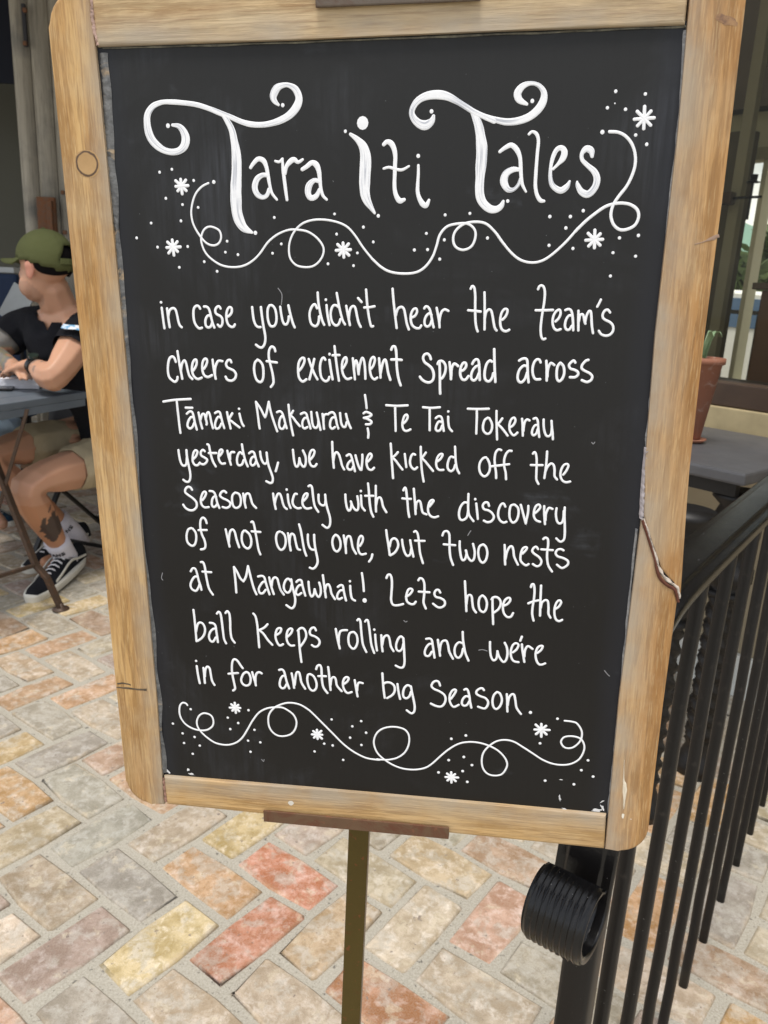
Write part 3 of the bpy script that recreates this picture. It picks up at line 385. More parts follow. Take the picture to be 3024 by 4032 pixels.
('the',[[163,9952,19648,10009,19836,10128,19824,10203,19387,10189,18737,10135,18175,10144,17707,10254,17262],[164,9845,18484,10177,18644,10494,18737],[163,10602,19796,10615,19134,10628,18485,10659,17645],[164,10669,18208,10732,18584,10932,18782,11106,18700,11177,18239,11202,17821,11346,17548],[163,11604,18173,11845,18374,11969,18678,11858,18820,11698,18690,11593,18358,11580,17891,11691,17477,11912,17331,12117,17438]]),
('ball',[[174,-13480,16554,-13451,16038,-13432,15375,-13421,14708,-13414,14132],[175,-13390,14901,-13245,15435,-13070,15608,-12848,15528,-12716,15185,-12779,14751,-13012,14400,-13330,14157],[174,-12325,15637,-12073,15607,-11921,15427,-11883,15002,-11844,14576,-11813,14166],[174,-11890,15192,-12099,15178,-12341,14924,-12456,14534,-12356,14224,-12157,14200,-11956,14520],[173,-11757,16381,-11613,16530,-11489,16351,-11430,15790,-11395,15130,-11342,14466,-11208,14112],[173,-11123,16468,-10980,16617,-10840,16392,-10816,15830,-10834,15167,-10776,14553,-10568,14214]]),
('keeps',[[173,-9093,16549,-8943,16325,-8852,15770,-8818,15112,-8797,14545,-8777,13975],[172,-8095,15800,-8355,15520,-8766,15286],[173,-8720,15308,-8419,15045,-8125,14591,-7808,14233],[172,-7486,15013,-7212,15220,-7114,15509,-7245,15566,-7426,15441,-7548,15009,-7501,14587,-7292,14222,-7021,14336],[172,-6691,14926,-6416,15227,-6319,15514,-6450,15581,-6649,15399,-6751,14969,-6703,14547,-6490,14278,-6223,14296],[172,-5881,15450,-5854,14841,-5828,14182,-5775,13519,-5726,13045],[172,-5925,15447,-5744,15646,-5524,15661,-5356,15392,-5339,15018,-5507,14630,-5782,14232],[171,-4625,15562,-4734,15760,-4936,15700,-5065,15458,-5009,15199,-4705,15089,-4446,14891,-4382,14613,-4545,14347,-4766,14303,-4940,14414]]),
('rolling',[[171,-3211,15767,-3148,15306,-3067,14845,-2944,14290],[170,-3008,14708,-3002,15176,-2911,15555,-2736,15688,-2415,15727],[170,-2002,15616,-2219,15509,-2326,15129,-2270,14619,-2012,14337,-1794,14511,-1679,14940,-1745,15401,-1933,15621],[169,-1681,16519,-1569,16618,-1467,16422,-1427,15872,-1370,15227,-1286,14674,-1063,14155],[169,-1141,16462,-1038,16587,-936,16502,-852,16002,-784,15360,-699,14714,-510,14119],[0,-501,15897,169],[169,-441,15522,-415,15107,-372,14691,-312,14321],[169,-13,15505,5,15089,32,14672,85,14283],[169,57,14767,142,15284,286,15479,457,15490,569,15220,657,14716,848,14356],[169,1522,15378,1351,15505,1165,15307,1032,14881,1061,14511,1259,14385,1445,14585,1526,14962],[170,1522,15378,1570,14780,1603,14130,1626,13569,1544,13205,1330,13123,1011,13260]]),
('and',[[168,3103,15440,3338,15484,3483,15374,3558,15011,3626,14553,3704,14066],[168,3540,15056,3346,15088,3139,14843,3019,14464,3084,14189,3321,14178,3501,14498],[168,3902,15421,3962,14993,4031,14582,4081,14233],[168,4056,14584,4104,15049,4223,15333,4473,15396,4607,15084,4704,14583,4970,14074],[167,5562,15288,5352,15338,5150,15122,5060,14747,5130,14336,5345,14167,5547,14413,5641,14880],[167,5577,16128,5610,15611,5694,15068,5820,14524,6038,14003]]),
("we're",[[166,7444,15509,7465,15009,7545,14464,7724,14154,7925,14307,7971,14770],[166,7967,14861,8100,14458,8390,14083,8588,14263,8649,14727,8587,15179,8431,15514],[166,9013,14844,9247,15089,9354,15415,9184,15539,8987,15389,8868,14971,8906,14516,9086,14207,9418,14140],[165,9550,16043,9460,15739],[166,9579,15476,9633,15070,9722,14620,9811,14187],[165,9790,14580,9801,14991,9892,15271,10026,15371,10304,15191],[165,10646,14915,10876,15158,10965,15436,10802,15443,10625,15277,10527,14861,10593,14409,10774,14101,10980,14071,11202,14179]]),
('in',[[0,-13546,12558,177],[178,-13527,12147,-13494,11657,-13449,11216,-13385,10774],[178,-13025,12037,-13007,11595,-13004,11200,-12990,10824],[177,-12957,11352,-12898,11850,-12740,12156,-12564,12022,-12502,11535,-12439,11046,-12273,10711]]),
('for',[[176,-10077,12237,-10247,12487,-10458,12812,-10682,12893,-10832,12639,-10890,12049,-10848,11464,-10759,10879,-10730,10534,-10886,10373],[177,-11156,11706,-10832,11760,-10445,11819],[176,-9817,11954,-10054,11770,-10232,11314,-10138,10977,-9870,10849,-9605,11018,-9521,11467,-9640,11850,-9817,11954],[176,-9380,11967,-9290,11534,-9195,11198,-9153,10925],[176,-9170,11150,-9151,11594,-9047,11895,-8860,12007,-8682,11922]]),
('another',[[175,-7377,12293,-7177,12347,-7021,12194,-6927,11764,-6833,11332,-6685,10883],[175,-6925,11812,-7104,11847,-7293,11589,-7381,11142,-7272,10876,-7046,10894,-6854,11232],[175,-6467,12090,-6407,11706,-6356,11320,-6322,10951],[175,-6270,11180,-6211,11672,-6107,12166,-5927,12208,-5846,11895,-5769,11414,-5512,10946],[174,-5125,12143,-5288,12034,-5335,11594,-5196,11020,-4932,10825,-4703,11059,-4676,11499,-4862,11970,-5125,12143],[174,-4671,12563,-4577,12810,-4399,12900,-4297,12687,-4278,12256,-4263,11677,-4166,11150,-3888,10732],[174,-4523,12025,-4256,12045,-3972,12057],[174,-3800,12791,-3746,12296,-3711,11719,-3652,10995],[174,-3646,11385,-3576,11875,-3397,12033,-3266,11850,-3185,11373,-2853,10961],[173,-2651,11560,-2429,11770,-2338,12018,-2487,12103,-2665,11945,-2758,11551,-2674,11121,-2438,10848,-2127,10951],[173,-1899,11907,-1841,11478,-1773,11047,-1705,10634],[173,-1729,11099,-1700,11489,-1593,11738,-1330,11711]]),
('big',[[172,72,12590,109,12000,154,11427,244,10680],[172,153,11764,344,11903,648,11898,910,11679,956,11298,784,10946,419,10675],[172,1143,11841,1198,11413,1262,11033,1344,10682],[172,2061,11721,1861,11801,1647,11593,1547,11200,1586,10866,1787,10766,2001,10947,2101,11293],[173,2095,11724,2189,11203,2309,10634,2385,10156,2347,9763,2149,9600,1824,9817]]),
('Season.',[[171,4134,11950,4043,12209,3871,12291,3659,12179,3537,11884,3713,11660,4102,11500,4451,11241,4546,10865,4410,10468,4173,10304,3827,10353,3522,10492],[171,4928,10992,5131,11343,5251,11639,5146,11725,4955,11567,4820,11174,4867,10698,5116,10363,5470,10556],[170,5824,11760,5966,11838,6099,11658,6198,11238,6253,10860,6354,10407],[171,6156,11234,5942,11265,5738,11009,5689,10670,5838,10519,6049,10603,6209,10904],[170,7174,11838,7059,11971,6892,11939,6688,11753,6680,11515,6956,11347,7299,11231,7495,10961,7449,10623,7246,10414,6817,10523],[169,8076,11768,7877,11516,7794,11081,7873,10610,8091,10437,8333,10696,8438,11181,8291,11643,8076,11768],[169,8751,11652,8799,11163,8819,10736,8856,10309],[169,8850,10786,8907,11362,9085,11660,9254,11626,9358,11209,9470,10647,9786,10196],[0,10430,10374,220]]),
('~lower',[[143,-14459,8880,-14569,9022,-14818,9055,-15037,8800,-15124,8305,-15041,7767,-14741,7300,-14306,7009,-13810,6866,-13254,6881,-12840,7082,-12568,7434,-12558,7924,-12769,8232,-13213,8324,-13578,8109,-13809,7654,-13791,7164,-13518,6693,-13042,6240,-12459,5883,-11658,5790,-10944,6021,-10422,6475,-9991,7169,-9559,7965,-9035,8708,-8431,9111,-7842,9256,-7258,9283,-6781,9057,-6404,8717,-6225,8198,-6340,7598,-6695,7135,-7289,6919,-7778,6984,-8158,7330,-8334,7855,-8287,8557,-7944,9120,-7445,9480,-6760,9716,-5991,9652,-5328,9285,-4857,8848,-4199,8160,-3537,7469,-2778,6677,-2014,6098,-1152,5690,-386,5599,-99,5605],[139,-305,5649,-16,5640,548,5682,1184,5911,1708,6381,1995,7065,2007,7779,1741,8227,1268,8398,692,8395,115,8202,-306,7810,-518,7255,-497,6718,-252,6138,229,5676,870,5276,1617,5043,2465,5041,3201,5257,3718,5669,4228,6257,4837,6910,5545,7448,6258,7666,6975,7672,7697,7492,8323,7173,8803,6688,9031,6177,8951,5693,8664,5247,8155,5101,7687,5211,7362,5599,7236,6184,7314,6844,7650,7405,8190,7888,8791,8059,9401,7974,10025,7623,10755,7164,11486,6705,12205,6456,12909,6430,13497,6603,13967,6998,14220,7603,14232,8124,14003,8563,13646,8737,13200,8755,12813,8628,12639,8267,12811,7913,13117,7791,13506,7907,13872,8321,14016,8793,13950,9301,13621,9784,13269,9901,12776,9926]]),
('.dots',[[0,-14229,8575,183],[0,-15709,7238,185],[0,-15003,6474,185],[0,-14949,5657,186],[0,-14084,6246,185],[0,-13724,5546,185],[0,-14325,4786,186],[0,-11412,8109,182],[0,-10638,7721,182],[0,-11274,7165,183],[0,-9803,8858,181],[0,-9422,7262,182],[0,-9952,6309,183],[0,-9020,6251,183],[0,-9805,5385,184],[0,-3615,8625,178],[0,-2103,8193,178],[0,-1455,8673,178],[0,-1098,7760,178],[0,-2273,7249,179],[0,-1445,6723,179],[0,-4199,6580,181],[0,-3571,6485,180],[0,-4932,5860,181],[0,-2803,5349,181],[0,12287,10043,191],[0,11219,8011,193],[0,5030,7814,196],[0,6047,8174,195],[0,4890,6057,198],[0,5959,6420,197],[0,6558,5809,198],[0,5913,5254,198],[0,4185,4977,199],[0,6274,4395,199],[0,14574,6963,193],[0,14178,6129,194],[0,15017,5693,194],[0,11747,5037,196],[0,13752,4939,195],[0,-12894,45451,158],[0,-13683,45301,158],[0,-11557,44806,158],[0,-10301,44710,204],[0,-13401,43816,159],[0,-12362,43449,159],[0,-11378,43277,159],[0,-12529,42514,160],[0,-14466,42397,161],[0,-15485,41532,162],[0,-6618,42670,158],[0,-2904,42843,156],[0,-2793,41703,157],[0,-12955,47858,233],[0,-5886,48805,205],[0,-7835,41798,222],[0,-1158,42092,167],[0,2627,41719,165],[0,3714,42744,164],[0,5159,42816,163],[0,-2197,47344,174],[0,-259,42718,191],[0,2799,48283,208],[0,7318,43470,186],[0,8432,48685,205],[0,12377,47022,219],[0,12931,49059,175],[0,14524,48886,175],[0,12935,48456,81],[0,12551,48244,176],[0,13533,48148,176],[0,14196,46837,177],[0,14834,46352,177],[0,11634,42914,183],[0,10932,42602,184],[0,9767,42610,184],[0,10718,41984,184],[0,14822,41559,183],[0,13782,41430,183],[0,-14164,40983,162],[0,-12199,41015,161],[0,-12835,39780,163],[0,-11188,40119,162],[0,-10391,39546,162],[0,-9795,40678,161],[0,-9000,40533,161],[0,-9652,41322,160],[0,-6802,40611,160],[0,-6234,41152,159],[0,-559,41251,156],[0,-1532,40623,157],[0,-1772,39890,158],[0,-3352,39996,159],[0,1924,40790,176],[0,2716,40810,175],[0,3452,40267,176],[0,3699,41356,174],[0,6235,41450,173],[0,9818,41032,172],[0,11195,40856,171],[0,13482,40620,170],[0,14768,40426,170],[0,13443,39325,172]]),
('*star',[[0,-10792,8968,400]]),
('*star',[[0,-4698,7280,408]]),
('*star',[[0,11246,9086,506]]),
('*star',[[0,5116,4656,451]]),
('*star',[[0,-12361,44500,412]]),
('*star',[[0,14574,47659,555]]),
('*star',[[0,-13156,40972,438]]),
('*star',[[0,-2385,40791,435]]),
('*star',[[0,12390,41328,489]]),
('Tara',[[0,-12669,47887,171,-12269,47808,310,-12006,47520,427,-11896,47127,514,-12021,46737,484,-12366,46477,391,-12862,46414,360,-13424,46581,392,-13925,46985,486,-14173,47455,485,-14248,48026,421,-14165,48519,388,-13804,48932,325,-13221,49129,262,-12575,49127,277,-11856,49062,277,-11062,48939,276,-10279,48698,276,-9656,48455,292,-9032,48232,276,-8410,47975,291,-7784,47823,306,-7074,47794,291,-6284,47931,351,-5570,48227,425,-5091,48663,454,-4907,49137,422,-5102,49617,376,-5519,49844,256,-5906,49827,301,-6221,49679,422,-6428,49310,416,-6361,49035,318,-6135,48824,152],[0,-9578,48418,184,-9317,48099,307,-9027,47567,385,-8901,46931,448,-8817,46219,559,-8837,45358,608,-8922,44490,674,-8959,43758,693,-8940,43020,664,-8802,42499,619,-8535,42086,493,-8055,41822,175],[0,-7970,45476,187,-7758,45738,233,-7469,45948,263,-7154,45836,294,-6993,45476,233,-6909,44972,218,-6825,44466,187,-6705,44029,172,-6420,43676,141],[0,-6947,45045,233,-7267,45049,264,-7597,44837,343,-7761,44404,360,-7633,44002,329,-7318,43816,266,-7031,43923,250,-6881,44249,219],[0,-6439,45811,139,-6203,45765,154,-5999,45925,154],[0,-6000,45890,139,-5980,45319,201,-5919,44744,202,-5858,44165,203,-5795,43655,172],[0,-5868,45103,170,-5776,45495,232,-5529,45776,308,-5289,45879,277,-5057,45733,200,-4777,45871,154],[0,-4807,45338,216,-4551,45477,246,-4232,45685,277,-3960,45575,338,-3810,45218,277,-3757,44717,216,-3710,44286,186,-3600,43888,186,-3367,43647,140],[0,-3782,44646,216,-4096,44722,263,-4419,44438,387,-4492,44006,357,-4316,43751,311,-3996,43856,280,-3791,44215,201]]),
('Iti',[[0,-1179,47766,644],[0,-1895,47179,187,-1518,46916,312,-1172,46538,512,-1028,46077,613,-1017,45557,653,-1051,45035,655,-1072,44509,644,-1054,43979,583,-927,43563,470,-703,43205,305,-478,42875,153],[0,57,46602,211,244,46741,248,495,46652,310,672,46335,286,738,45934,249,723,45474,237,713,45011,213,698,44546,214,720,44136,227,830,43783,278,1023,43545,316,1277,43602,202],[0,61,45310,138,377,45375,150,756,45271,163,1134,45226,163,1540,45416,125],[0,2076,45958,211],[0,2090,45454,149,2097,44993,175,2073,44530,188,2068,44063,213,2162,43711,252,2357,43386,315,2580,43266,277,2745,43559,163]]),
('Tales',[[0,2921,48037,183,2804,47761,367,2470,47573,522,2099,47664,461,1786,47950,368,1671,48286,306,1837,48670,336,2139,48939,365,2564,49093,438,3110,49135,485,3658,49039,436,4210,48780,339,4763,48465,303,5255,48179,303,5806,47947,291,6357,47715,315],[0,5134,48209,303,5327,47874,401,5512,47428,475,5636,46868,562,5718,46306,637,5721,45742,640,5696,45288,604,5674,44716,520,5663,44199,509,5723,43735,498,5923,43355,474,6307,43059,437,6679,43027,374,6949,43200,311,7061,43461,162],[0,5810,47959,263,6367,47789,305,7058,47649,360,7739,47697,387,8340,47904,413,8793,48268,452,9037,48696,410,9032,49127,313,8723,49472,231,8282,49575,232,7853,49433,341,7600,49101,411,7719,48758,357,8136,48531,165],[0,6750,46109,182,7051,46316,237,7390,46438,279,7713,46177,293,7906,45756,223,7967,45240,210,8029,44719,197,8119,44327,183,8332,43964,127],[0,7903,45143,196,7522,45149,309,7150,44926,394,7051,44503,437,7293,44106,339,7609,44083,212,7875,44330,183,7977,44655,155],[0,8342,46992,152,8519,47115,152,8765,46984,194,8887,46634,180,8865,46062,181,8850,45485,181,8838,44839,196,8851,44253,197,8967,43793,211,9172,43495,226,9383,43447,155],[0,9796,45149,153,10053,45403,195,10305,45719,361,10365,46037,346,10202,46243,277,9949,46171,249,9755,45792,236,9654,45216,195,9677,44634,238,9852,44242,294,10280,44009,351,10611,44200,308,10762,44491,126],[0,11910,45789,207,11835,46076,358,11558,46176,345,11340,45926,235,11384,45607,221,11689,45315,249,12086,44989,333,12271,44601,375,12184,44150,390,11836,43797,391,11451,43931,350,11220,44291,237,11181,44453,126]]),
('~upper',[[130,-10641,44647,-11058,44462,-11470,44077,-11732,43514,-11842,42901,-11737,42282,-11385,41657,-10971,41209,-10537,41074,-10186,41207,-10019,41563,-10143,41963,-10667,42170,-11068,42012,-11293,41568,-11272,41120,-11057,40625,-10638,40218,-10064,39901,-9381,39793,-8690,39875,-8090,40173,-7585,40621,-7077,41243,-6484,41682,-5807,41943,-5235,41966,-4575,41850,-4015,41498,-3646,41014,-3636,40572,-3901,40129,-4337,39843,-4913,39807,-5389,39950,-5713,40352,-5762,40930,-5631,41459,-5331,41941,-4847,42330,-4182,42517,-3431,42513,-2685,42361,-2128,42099,-1665,41620,-1202,40964,-643,40306,-175,39865],[152,-643,40299,-93,39823,480,39537,1264,39433,2042,39508,2591,39826,3021,40403,3249,41027,3431,41645,3854,42104,4498,42253,5090,42230,5478,41892,5516,41432,5294,40970,4813,40785,4373,40972,4220,41385,4348,41846,4821,42231,5462,42349,6107,42244,6660,41785,7112,41222,7676,40606,8230,40214,8878,40070,9509,40194,10119,40603,10811,41262,11389,41954],[180,12762,47033,13230,46993,13644,46798,14009,46416,14239,45910,14304,45340,14188,44769,13937,44195,13605,43746,13336,43326,13216,42967,13208,42573,13400,42143,13764,41876,14205,41907,14593,42136,14744,42563,14620,42956,14225,43220,13745,43303,13273,43261,12810,43102,12291,42744,11774,42318,11259,41788]])]
strokeno = [0]
THINP = ((-1, 0), (-.72, .75), (0, 1), (.72, .75), (1, 0)); WIDEP = tuple((q, (1-abs(q)**4)**.5) for q in (-1, -.85, -.68, -.5, -.33, -.16, 0, .16, .33, .5, .68, .85, 1))
def stroke(bm, pts, amp=.00022):
    sl = bm.verts.layers.float_color.get('Streak') or bm.verts.layers.float_color.new('Streak')
    strokeno[0] += 1; z0 = .00004+(strokeno[0] % 7)*.00001
    if len(pts) == 1:
        u, v, w = pts[0]; n = 12; c = bm.verts.new((u, v, z0+amp)); k = random.uniform(1.0, 1.15)
        bm.verts.ensure_lookup_table(); c[sl] = (.8, .8, .8, 1); o = [bm.verts.new((u+w/2*1.04*math.cos(2*PI*i/n), v+w/2*k*math.sin(2*PI*i/n), z0)) for i in range(n)]
        for q in o: q[sl] = (.9, .9, .9, 1)
        for i in range(n): bm.faces.new((c, o[i], o[(i+1) % n]))
        return
    P = crom(pts, 5); L = len(P); rows = []; ph = random.uniform(0, 99); wide = max(p[2] for p in pts) > .0034
    T = []
    for i in range(L):
        a, b = P[max(0, i-1)], P[min(L-1, i+1)]; d = Vector((b[0]-a[0], b[1]-a[1]))
        if d.length < 1e-7: d = Vector((0, -1))
        T.append(d.normalized())
    capN = 4; seq = []
    for k in range(capN, 0, -1):
        a = PI/2*k/capN; seq.append((0, -math.sin(a), math.cos(a)))
    seq += [(i, 0, 1) for i in range(L)]
    for k in range(1, capN+1):
        a = PI/2*k/capN; seq.append((L-1, math.sin(a), math.cos(a)))
    for i, al, wk in seq:
        u, v, w = P[i]; t = T[i]; nrm = Vector((-t.y, t.x)); w = max(w, .0006)/2
        j = 1+.07*mnoise.noise((ph, u*180, v*180)); wk2 = max(wk, .02)
        cu, cv = u+t.x*al*w, v+t.y*al*w
        row = []
        for q, h in (WIDEP if wide else THINP):
            vv = bm.verts.new((cu+nrm.x*w*q*wk2*j, cv+nrm.y*w*q*wk2*j, z0+h*amp*(.3+.7*wk))); row.append(vv)
            gval = .58+(.9 if wide else .45)*mnoise.noise((ph+q*w*(1800 if wide else 300), i*.06, 0))+(.2 if not wide else .04)
            if abs(q) == 1: gval += .25
            vv[sl] = (gval, gval, gval, 1)
        rows.append(row)
    for r1, r2 in zip(rows, rows[1:]):
        for q in range(len(r1)-1): bm.faces.new((r1[q], r1[q+1], r2[q+1], r2[q]))
WORDS = [q for w in WORDS for q in ([('.', [s]) for s in w[1]] if w[0] == '.dots' else [w])]
for name, ss in WORDS:
    bm = bmesh.new()
    for s in ss:
        w = s[0]; d = s[1:]
        if w: P = [(d[i]/1e5, d[i+1]/1e5, w*.93e-5) for i in range(0, len(d), 2)]
        else: P = [(d[i]/1e5, d[i+1]/1e5, d[i+2]/1e5) for i in range(0, len(d), 3)]
        if name == '*star':
            u, v, r = P[0]
            for k in range(4):
                a = PI/4*k+.05; k1, k2 = random.uniform(.85, 1.1), random.uniform(.85, 1.1)
                stroke(bm, [(u-r*k1*math.cos(a), v-r*k1*math.sin(a), .0018), (u+r*k2*math.cos(a), v+r*k2*math.sin(a), .0018)])
        else: stroke(bm, P)
    nm = {'*': 'painted_star', '.': 'painted_dot', '~': 'painted_flourish'}.get(name[0], 'painted_word')
    for f in bm.faces: f.smooth = True
    m = bpy.data.meshes.new(nm); bmesh.ops.recalc_face_normals(bm, faces=bm.faces)
    if sum(f.normal.z for f in bm.faces) < 0: bmesh.ops.reverse_faces(bm, faces=bm.faces)
    bm.to_mesh(m); bm.free(); m.materials.append(PAINT); o = bpy.data.objects.new(nm, m); link(o, slate)
    if nm == 'painted_word': o['label'] = 'white painted word "%s"' % name
# frame
def wood_mat(name, seed, axis, tone=(.41, .215, .068), light=(.58, .37, .155), grey=None):
    """axis 1: grain runs along v, axis 0: along u"""
    t = NT(name, .5, 0, .35); t.src = t.tc.outputs['Object']
    sc_ = (1, .07, 1) if axis else (.07, 1, 1)
    base = t.map(sc_, (seed, seed*1.7, seed))
    g = t.noise(55, 7, .62, .9, base); g2 = t.noise(230, 5, .7, .4, base); pore = t.noise(620, 3, .6, 0, t.map((1, .045, 1) if axis else (.045, 1, 1)))
    c = t.mix(t.ramp(g, .33, .66), tone, light); c = t.mix(t.math('MULTIPLY', t.ramp(g2, .44, .56), .6), c, tuple(x*.60 for x in tone))
    st = t.noise(14, 6, .6, 1.5, t.map((1, .35, 1) if axis else (.35, 1, 1), (seed*3, 0, 0)))
    c = t.mix(t.math('MULTIPLY', t.ramp(st, .52, .70), .6), c, (.30, .15, .055))
    c = t.mix(t.math('MULTIPLY', t.ramp(t.noise(10, 5, .6, .5, t.map(loc=(seed, 5, 0))), .50, .66), .38), c, (.54, .42, .26))
    c = t.mix(t.math('MULTIPLY', t.ramp(pore, .53, .64), .5), c, (.24, .13, .05))
    c = t.mix(t.math('MULTIPLY', t.ramp(t.noise(1100, 3, .6, 0, t.map((1, .06, 1) if axis else (.06, 1, 1), (9, 4, 2))), .54, .66), .26), c, (.70, .52, .28))
    if grey:   # weathered grey band on the side next to the slate: (comp, a, b)
        comp, a, b = grey; x = t.sep()[comp]
        x = t.math('ADD', x, t.math('MULTIPLY', t.math('SUBTRACT', t.noise(16, 5), .5), .012))
        mr = t.n('ShaderNodeMapRange'); t.link(x, mr.inputs[0]); mr.inputs[1].default_value = a; mr.inputs[2].default_value = b
        c = t.mix(t.math('MULTIPLY', mr.outputs[0], t.math('MULTIPLY', t.ramp(t.noise(22, 5), .25, .6), .75)), c, (.38, .33, .26))
    t.col(c); t.bump(t.mix(.6, g2, pore), .5, .001); t.rough(t.math('ADD', .42, t.math('MULTIPLY', g, .25))); return t.m
FW = .0030       # frame stands proud of the slate
def prism(bm, uv, w0, w1, bev=.0022, seg=3):
    b = [bm.verts.new((u, v, w0)) for u, v in uv]; t = [bm.verts.new((u, v, w1)) for u, v in uv]
    n = len(uv); bm.faces.new(b[::-1]); ft = bm.faces.new(t)
    for i in range(n): bm.faces.new((b[i], b[(i+1) % n], t[(i+1) % n], t[i]))
    if bev: bmesh.ops.bevel(bm, geom=[e for e in ft.edges], offset=bev, segments=seg, affect='EDGES', profile=.5)
def arc(cu, cv, r, a0, a1, n=8): return [(cu+r*math.cos(R(a0+(a1-a0)*i/n)), cv+r*math.sin(R(a0+(a1-a0)*i/n))) for i in range(n+1)]
oL = (-0.19681,0.30940)[0]; oL0 = (-0.19744,0.02537)[0]; oL1 = (-0.19738,0.51974)[0]
oR0 = (0.19050,0.02140)[0]; oR1 = (0.19151,0.50896)[0]
iL0 = (-0.16743,0.02810); iL1 = (-0.16735,0.52132); iR0 = (0.16194,0.02819); iR1 = (0.16278,0.52134)
ob_l = (-0.16951,0.00189); ob_r = (0.16208,0.00021); br_l = (-0.16672,0.00356)
top_v = iL1[1]+.0295; bot_v = ob_l[1]; bot_r = ob_r[1]-.0006
th = -.012
rr = .019
left = [(iL0[0]-.0012, bot_v)] + [(iL0[0]-.0004, iL0[1]+.004), (iL0[0]+.0006, .1), (iL0[0]+.0002, .2), (iL1[0]-.0006, .35), (iL1[0]-.002, iL1[1]-.02), (iL1[0]-.0034, top_v)] + arc(oL1+rr, top_v-rr, rr, 90, 180) + [(oL1-.0004, .38), (oL-.0002, .26), (oL0, .12)] + arc(oL0+rr, bot_v+rr, rr, 180, 270)
bm = bmesh.new(); prism(bm, left, th, FW)
obj('frame_stile', bm, wood_mat('frame wood left', 3.1, 1, grey=(0, -.182, -.169)), board)
ik = [((0.16505,0.24670)), ((0.16872,0.23716)), ((0.17407,0.22336)), ((0.17802,0.21154)), ((0.18323,0.20473)), ((0.18926,0.20090)), ((0.19228,0.19284))]
uk = [((0.16640,0.24876)), ((0.17041,0.23892)), ((0.17563,0.22650)), ((0.18020,0.21477)), ((0.18582,0.20852)), ((0.19225,0.20368)), ((0.19414,0.19612))]
WR = wood_mat('frame wood right', 8.4, 1, (.38, .19, .06), (.52, .31, .13), grey=(0, .184, .166))
low = [(iR0[0]+.0008, bot_r)] + arc(oR0-rr, bot_r+rr, rr, 270, 360) + [(oR0+.0002, .12)] + ik[::-1] + [(iR0[0]+.0002, .12)]
bm = bmesh.new(); prism(bm, low, th, FW, .0014); obj('frame_stile', bm, WR, board)['label'] = 'lower piece of the cracked frame side'
upp = uk + [(oR1-.0012, .28), (oR1-.0014, .36), (oR1-.0002, .44), (oR1-.0001, .49)] + arc(oR1-rr, top_v-rr, rr, 0, 90) + [(iR1[0]+.0005, top_v), (iR1[0]+.0006, iR1[1]+.002), (iR1[0]+.0012, .47), (iR1[0]-.0003, .36), (iR1[0]+.0012, .28)]
bm = bmesh.new(); prism(bm, upp, th, FW, .0014); obj('frame_stile', bm, WR, board)['label'] = 'upper piece of the cracked frame side'
bm = bmesh.new(); prism(bm, [(br_l[0]+.0004, bot_v+.0008), (iR0[0]+.0002, bot_r), (iR0[0]-.0006, iR0[1]), (.08, iR0[1]+.0003), (-.05, iL0[1]+.0002), (br_l[0]-.0002, iL0[1]-.0004)], th, FW)
obj('frame_rail', bm, wood_mat('frame wood bottom', 5.5, 0, (.44, .25, .085), (.58, .38, .17), grey=(1, .0115, .0235)), board)
bm = bmesh.new(); prism(bm, [(iL1[0]-.0016, iL1[1]), (-.05, iL1[1]-.0003), (.06, iL1[1]+.0003), (iR1[0]-.0004, iR1[1]), (iR1[0]-.0004, top_v), (iL1[0]-.0026, top_v)], th, FW)
obj('frame_rail', bm, wood_mat('frame wood top', 12.2, 0, (.46, .31, .15), (.60, .46, .27), grey=(1, iL1[1]+.017, iL1[1]+.005)), board)
# sealant strips round the slate, crack filler, marks
def strip(name, path, w, z, amp, mat, seed, parent=board, n=90, jit=.5, label=None):
    P = crom(path, max(2, n//len(path))); bm = bmesh.new(); rows = []
    for i, p in enumerate(P):
        a, b = P[max(0, i-1)], P[min(len(P)-1, i+1)]; t = Vector((b[0]-a[0], b[1]-a[1])).normalized(); nn = Vector((-t.y, t.x))
        ws = w if len(p) < 3 else p[2]
        row = []
        for q, h in ((-1, 0), (-.5, .8), (0, 1), (.5, .8), (1, 0)):
            j = mnoise.noise((seed+q*3.1, i*.21*(90/n if n > 90 else 1), 0)); j2 = mnoise.noise((seed+q*5.3, i*.9, 4))
            row.append(bm.verts.new((p[0]+nn.x*ws/2*(q+jit*j), p[1]+nn.y*ws/2*(q+jit*j), z+amp*h*(1+.9*j2))))
        rows.append(row)
    for r1, r2 in zip(rows, rows[1:]):
        for q in range(4): bm.faces.new((r1[q], r1[q+1], r2[q+1], r2[q]))
    bmesh.ops.recalc_face_normals(bm, faces=bm.faces)
    if sum(f.normal.z for f in bm.faces) < 0: bmesh.ops.reverse_faces(bm, faces=bm.faces)
    o = obj(name, bm, mat, parent, True)
    if label: o['label'] = label
    return o
def seal_mat(name, a, b, c3=None):
    t = NT(name, .55); n = t.noise(90, 7, .7, 1); c = t.mix(t.ramp(n, .3, .7), a, b)
    if c3: c = t.mix(t.ramp(t.noise(45, 5, .6, 1), .58, .66), c, c3)
    t.col(c); t.bump(t.noise(400, 4), .6, .001); return t.m
SEALG = seal_mat('old grey sealant', (.05, .052, .055), (.19, .19, .185), (.36, .27, .17)); SEALD = plain('dark painted gap', (.012, .011, .011), .5)
SEALP = seal_mat('pale sealant', (.11, .115, .125), (.28, .275, .27)); GLUE = plain('dried clear glue', (.52, .44, .38), .25, var=.3, scale=60, bump=.5)
GLUE2 = plain('lilac glue', (.40, .36, .37), .3, var=.25, scale=50, bump=.4)
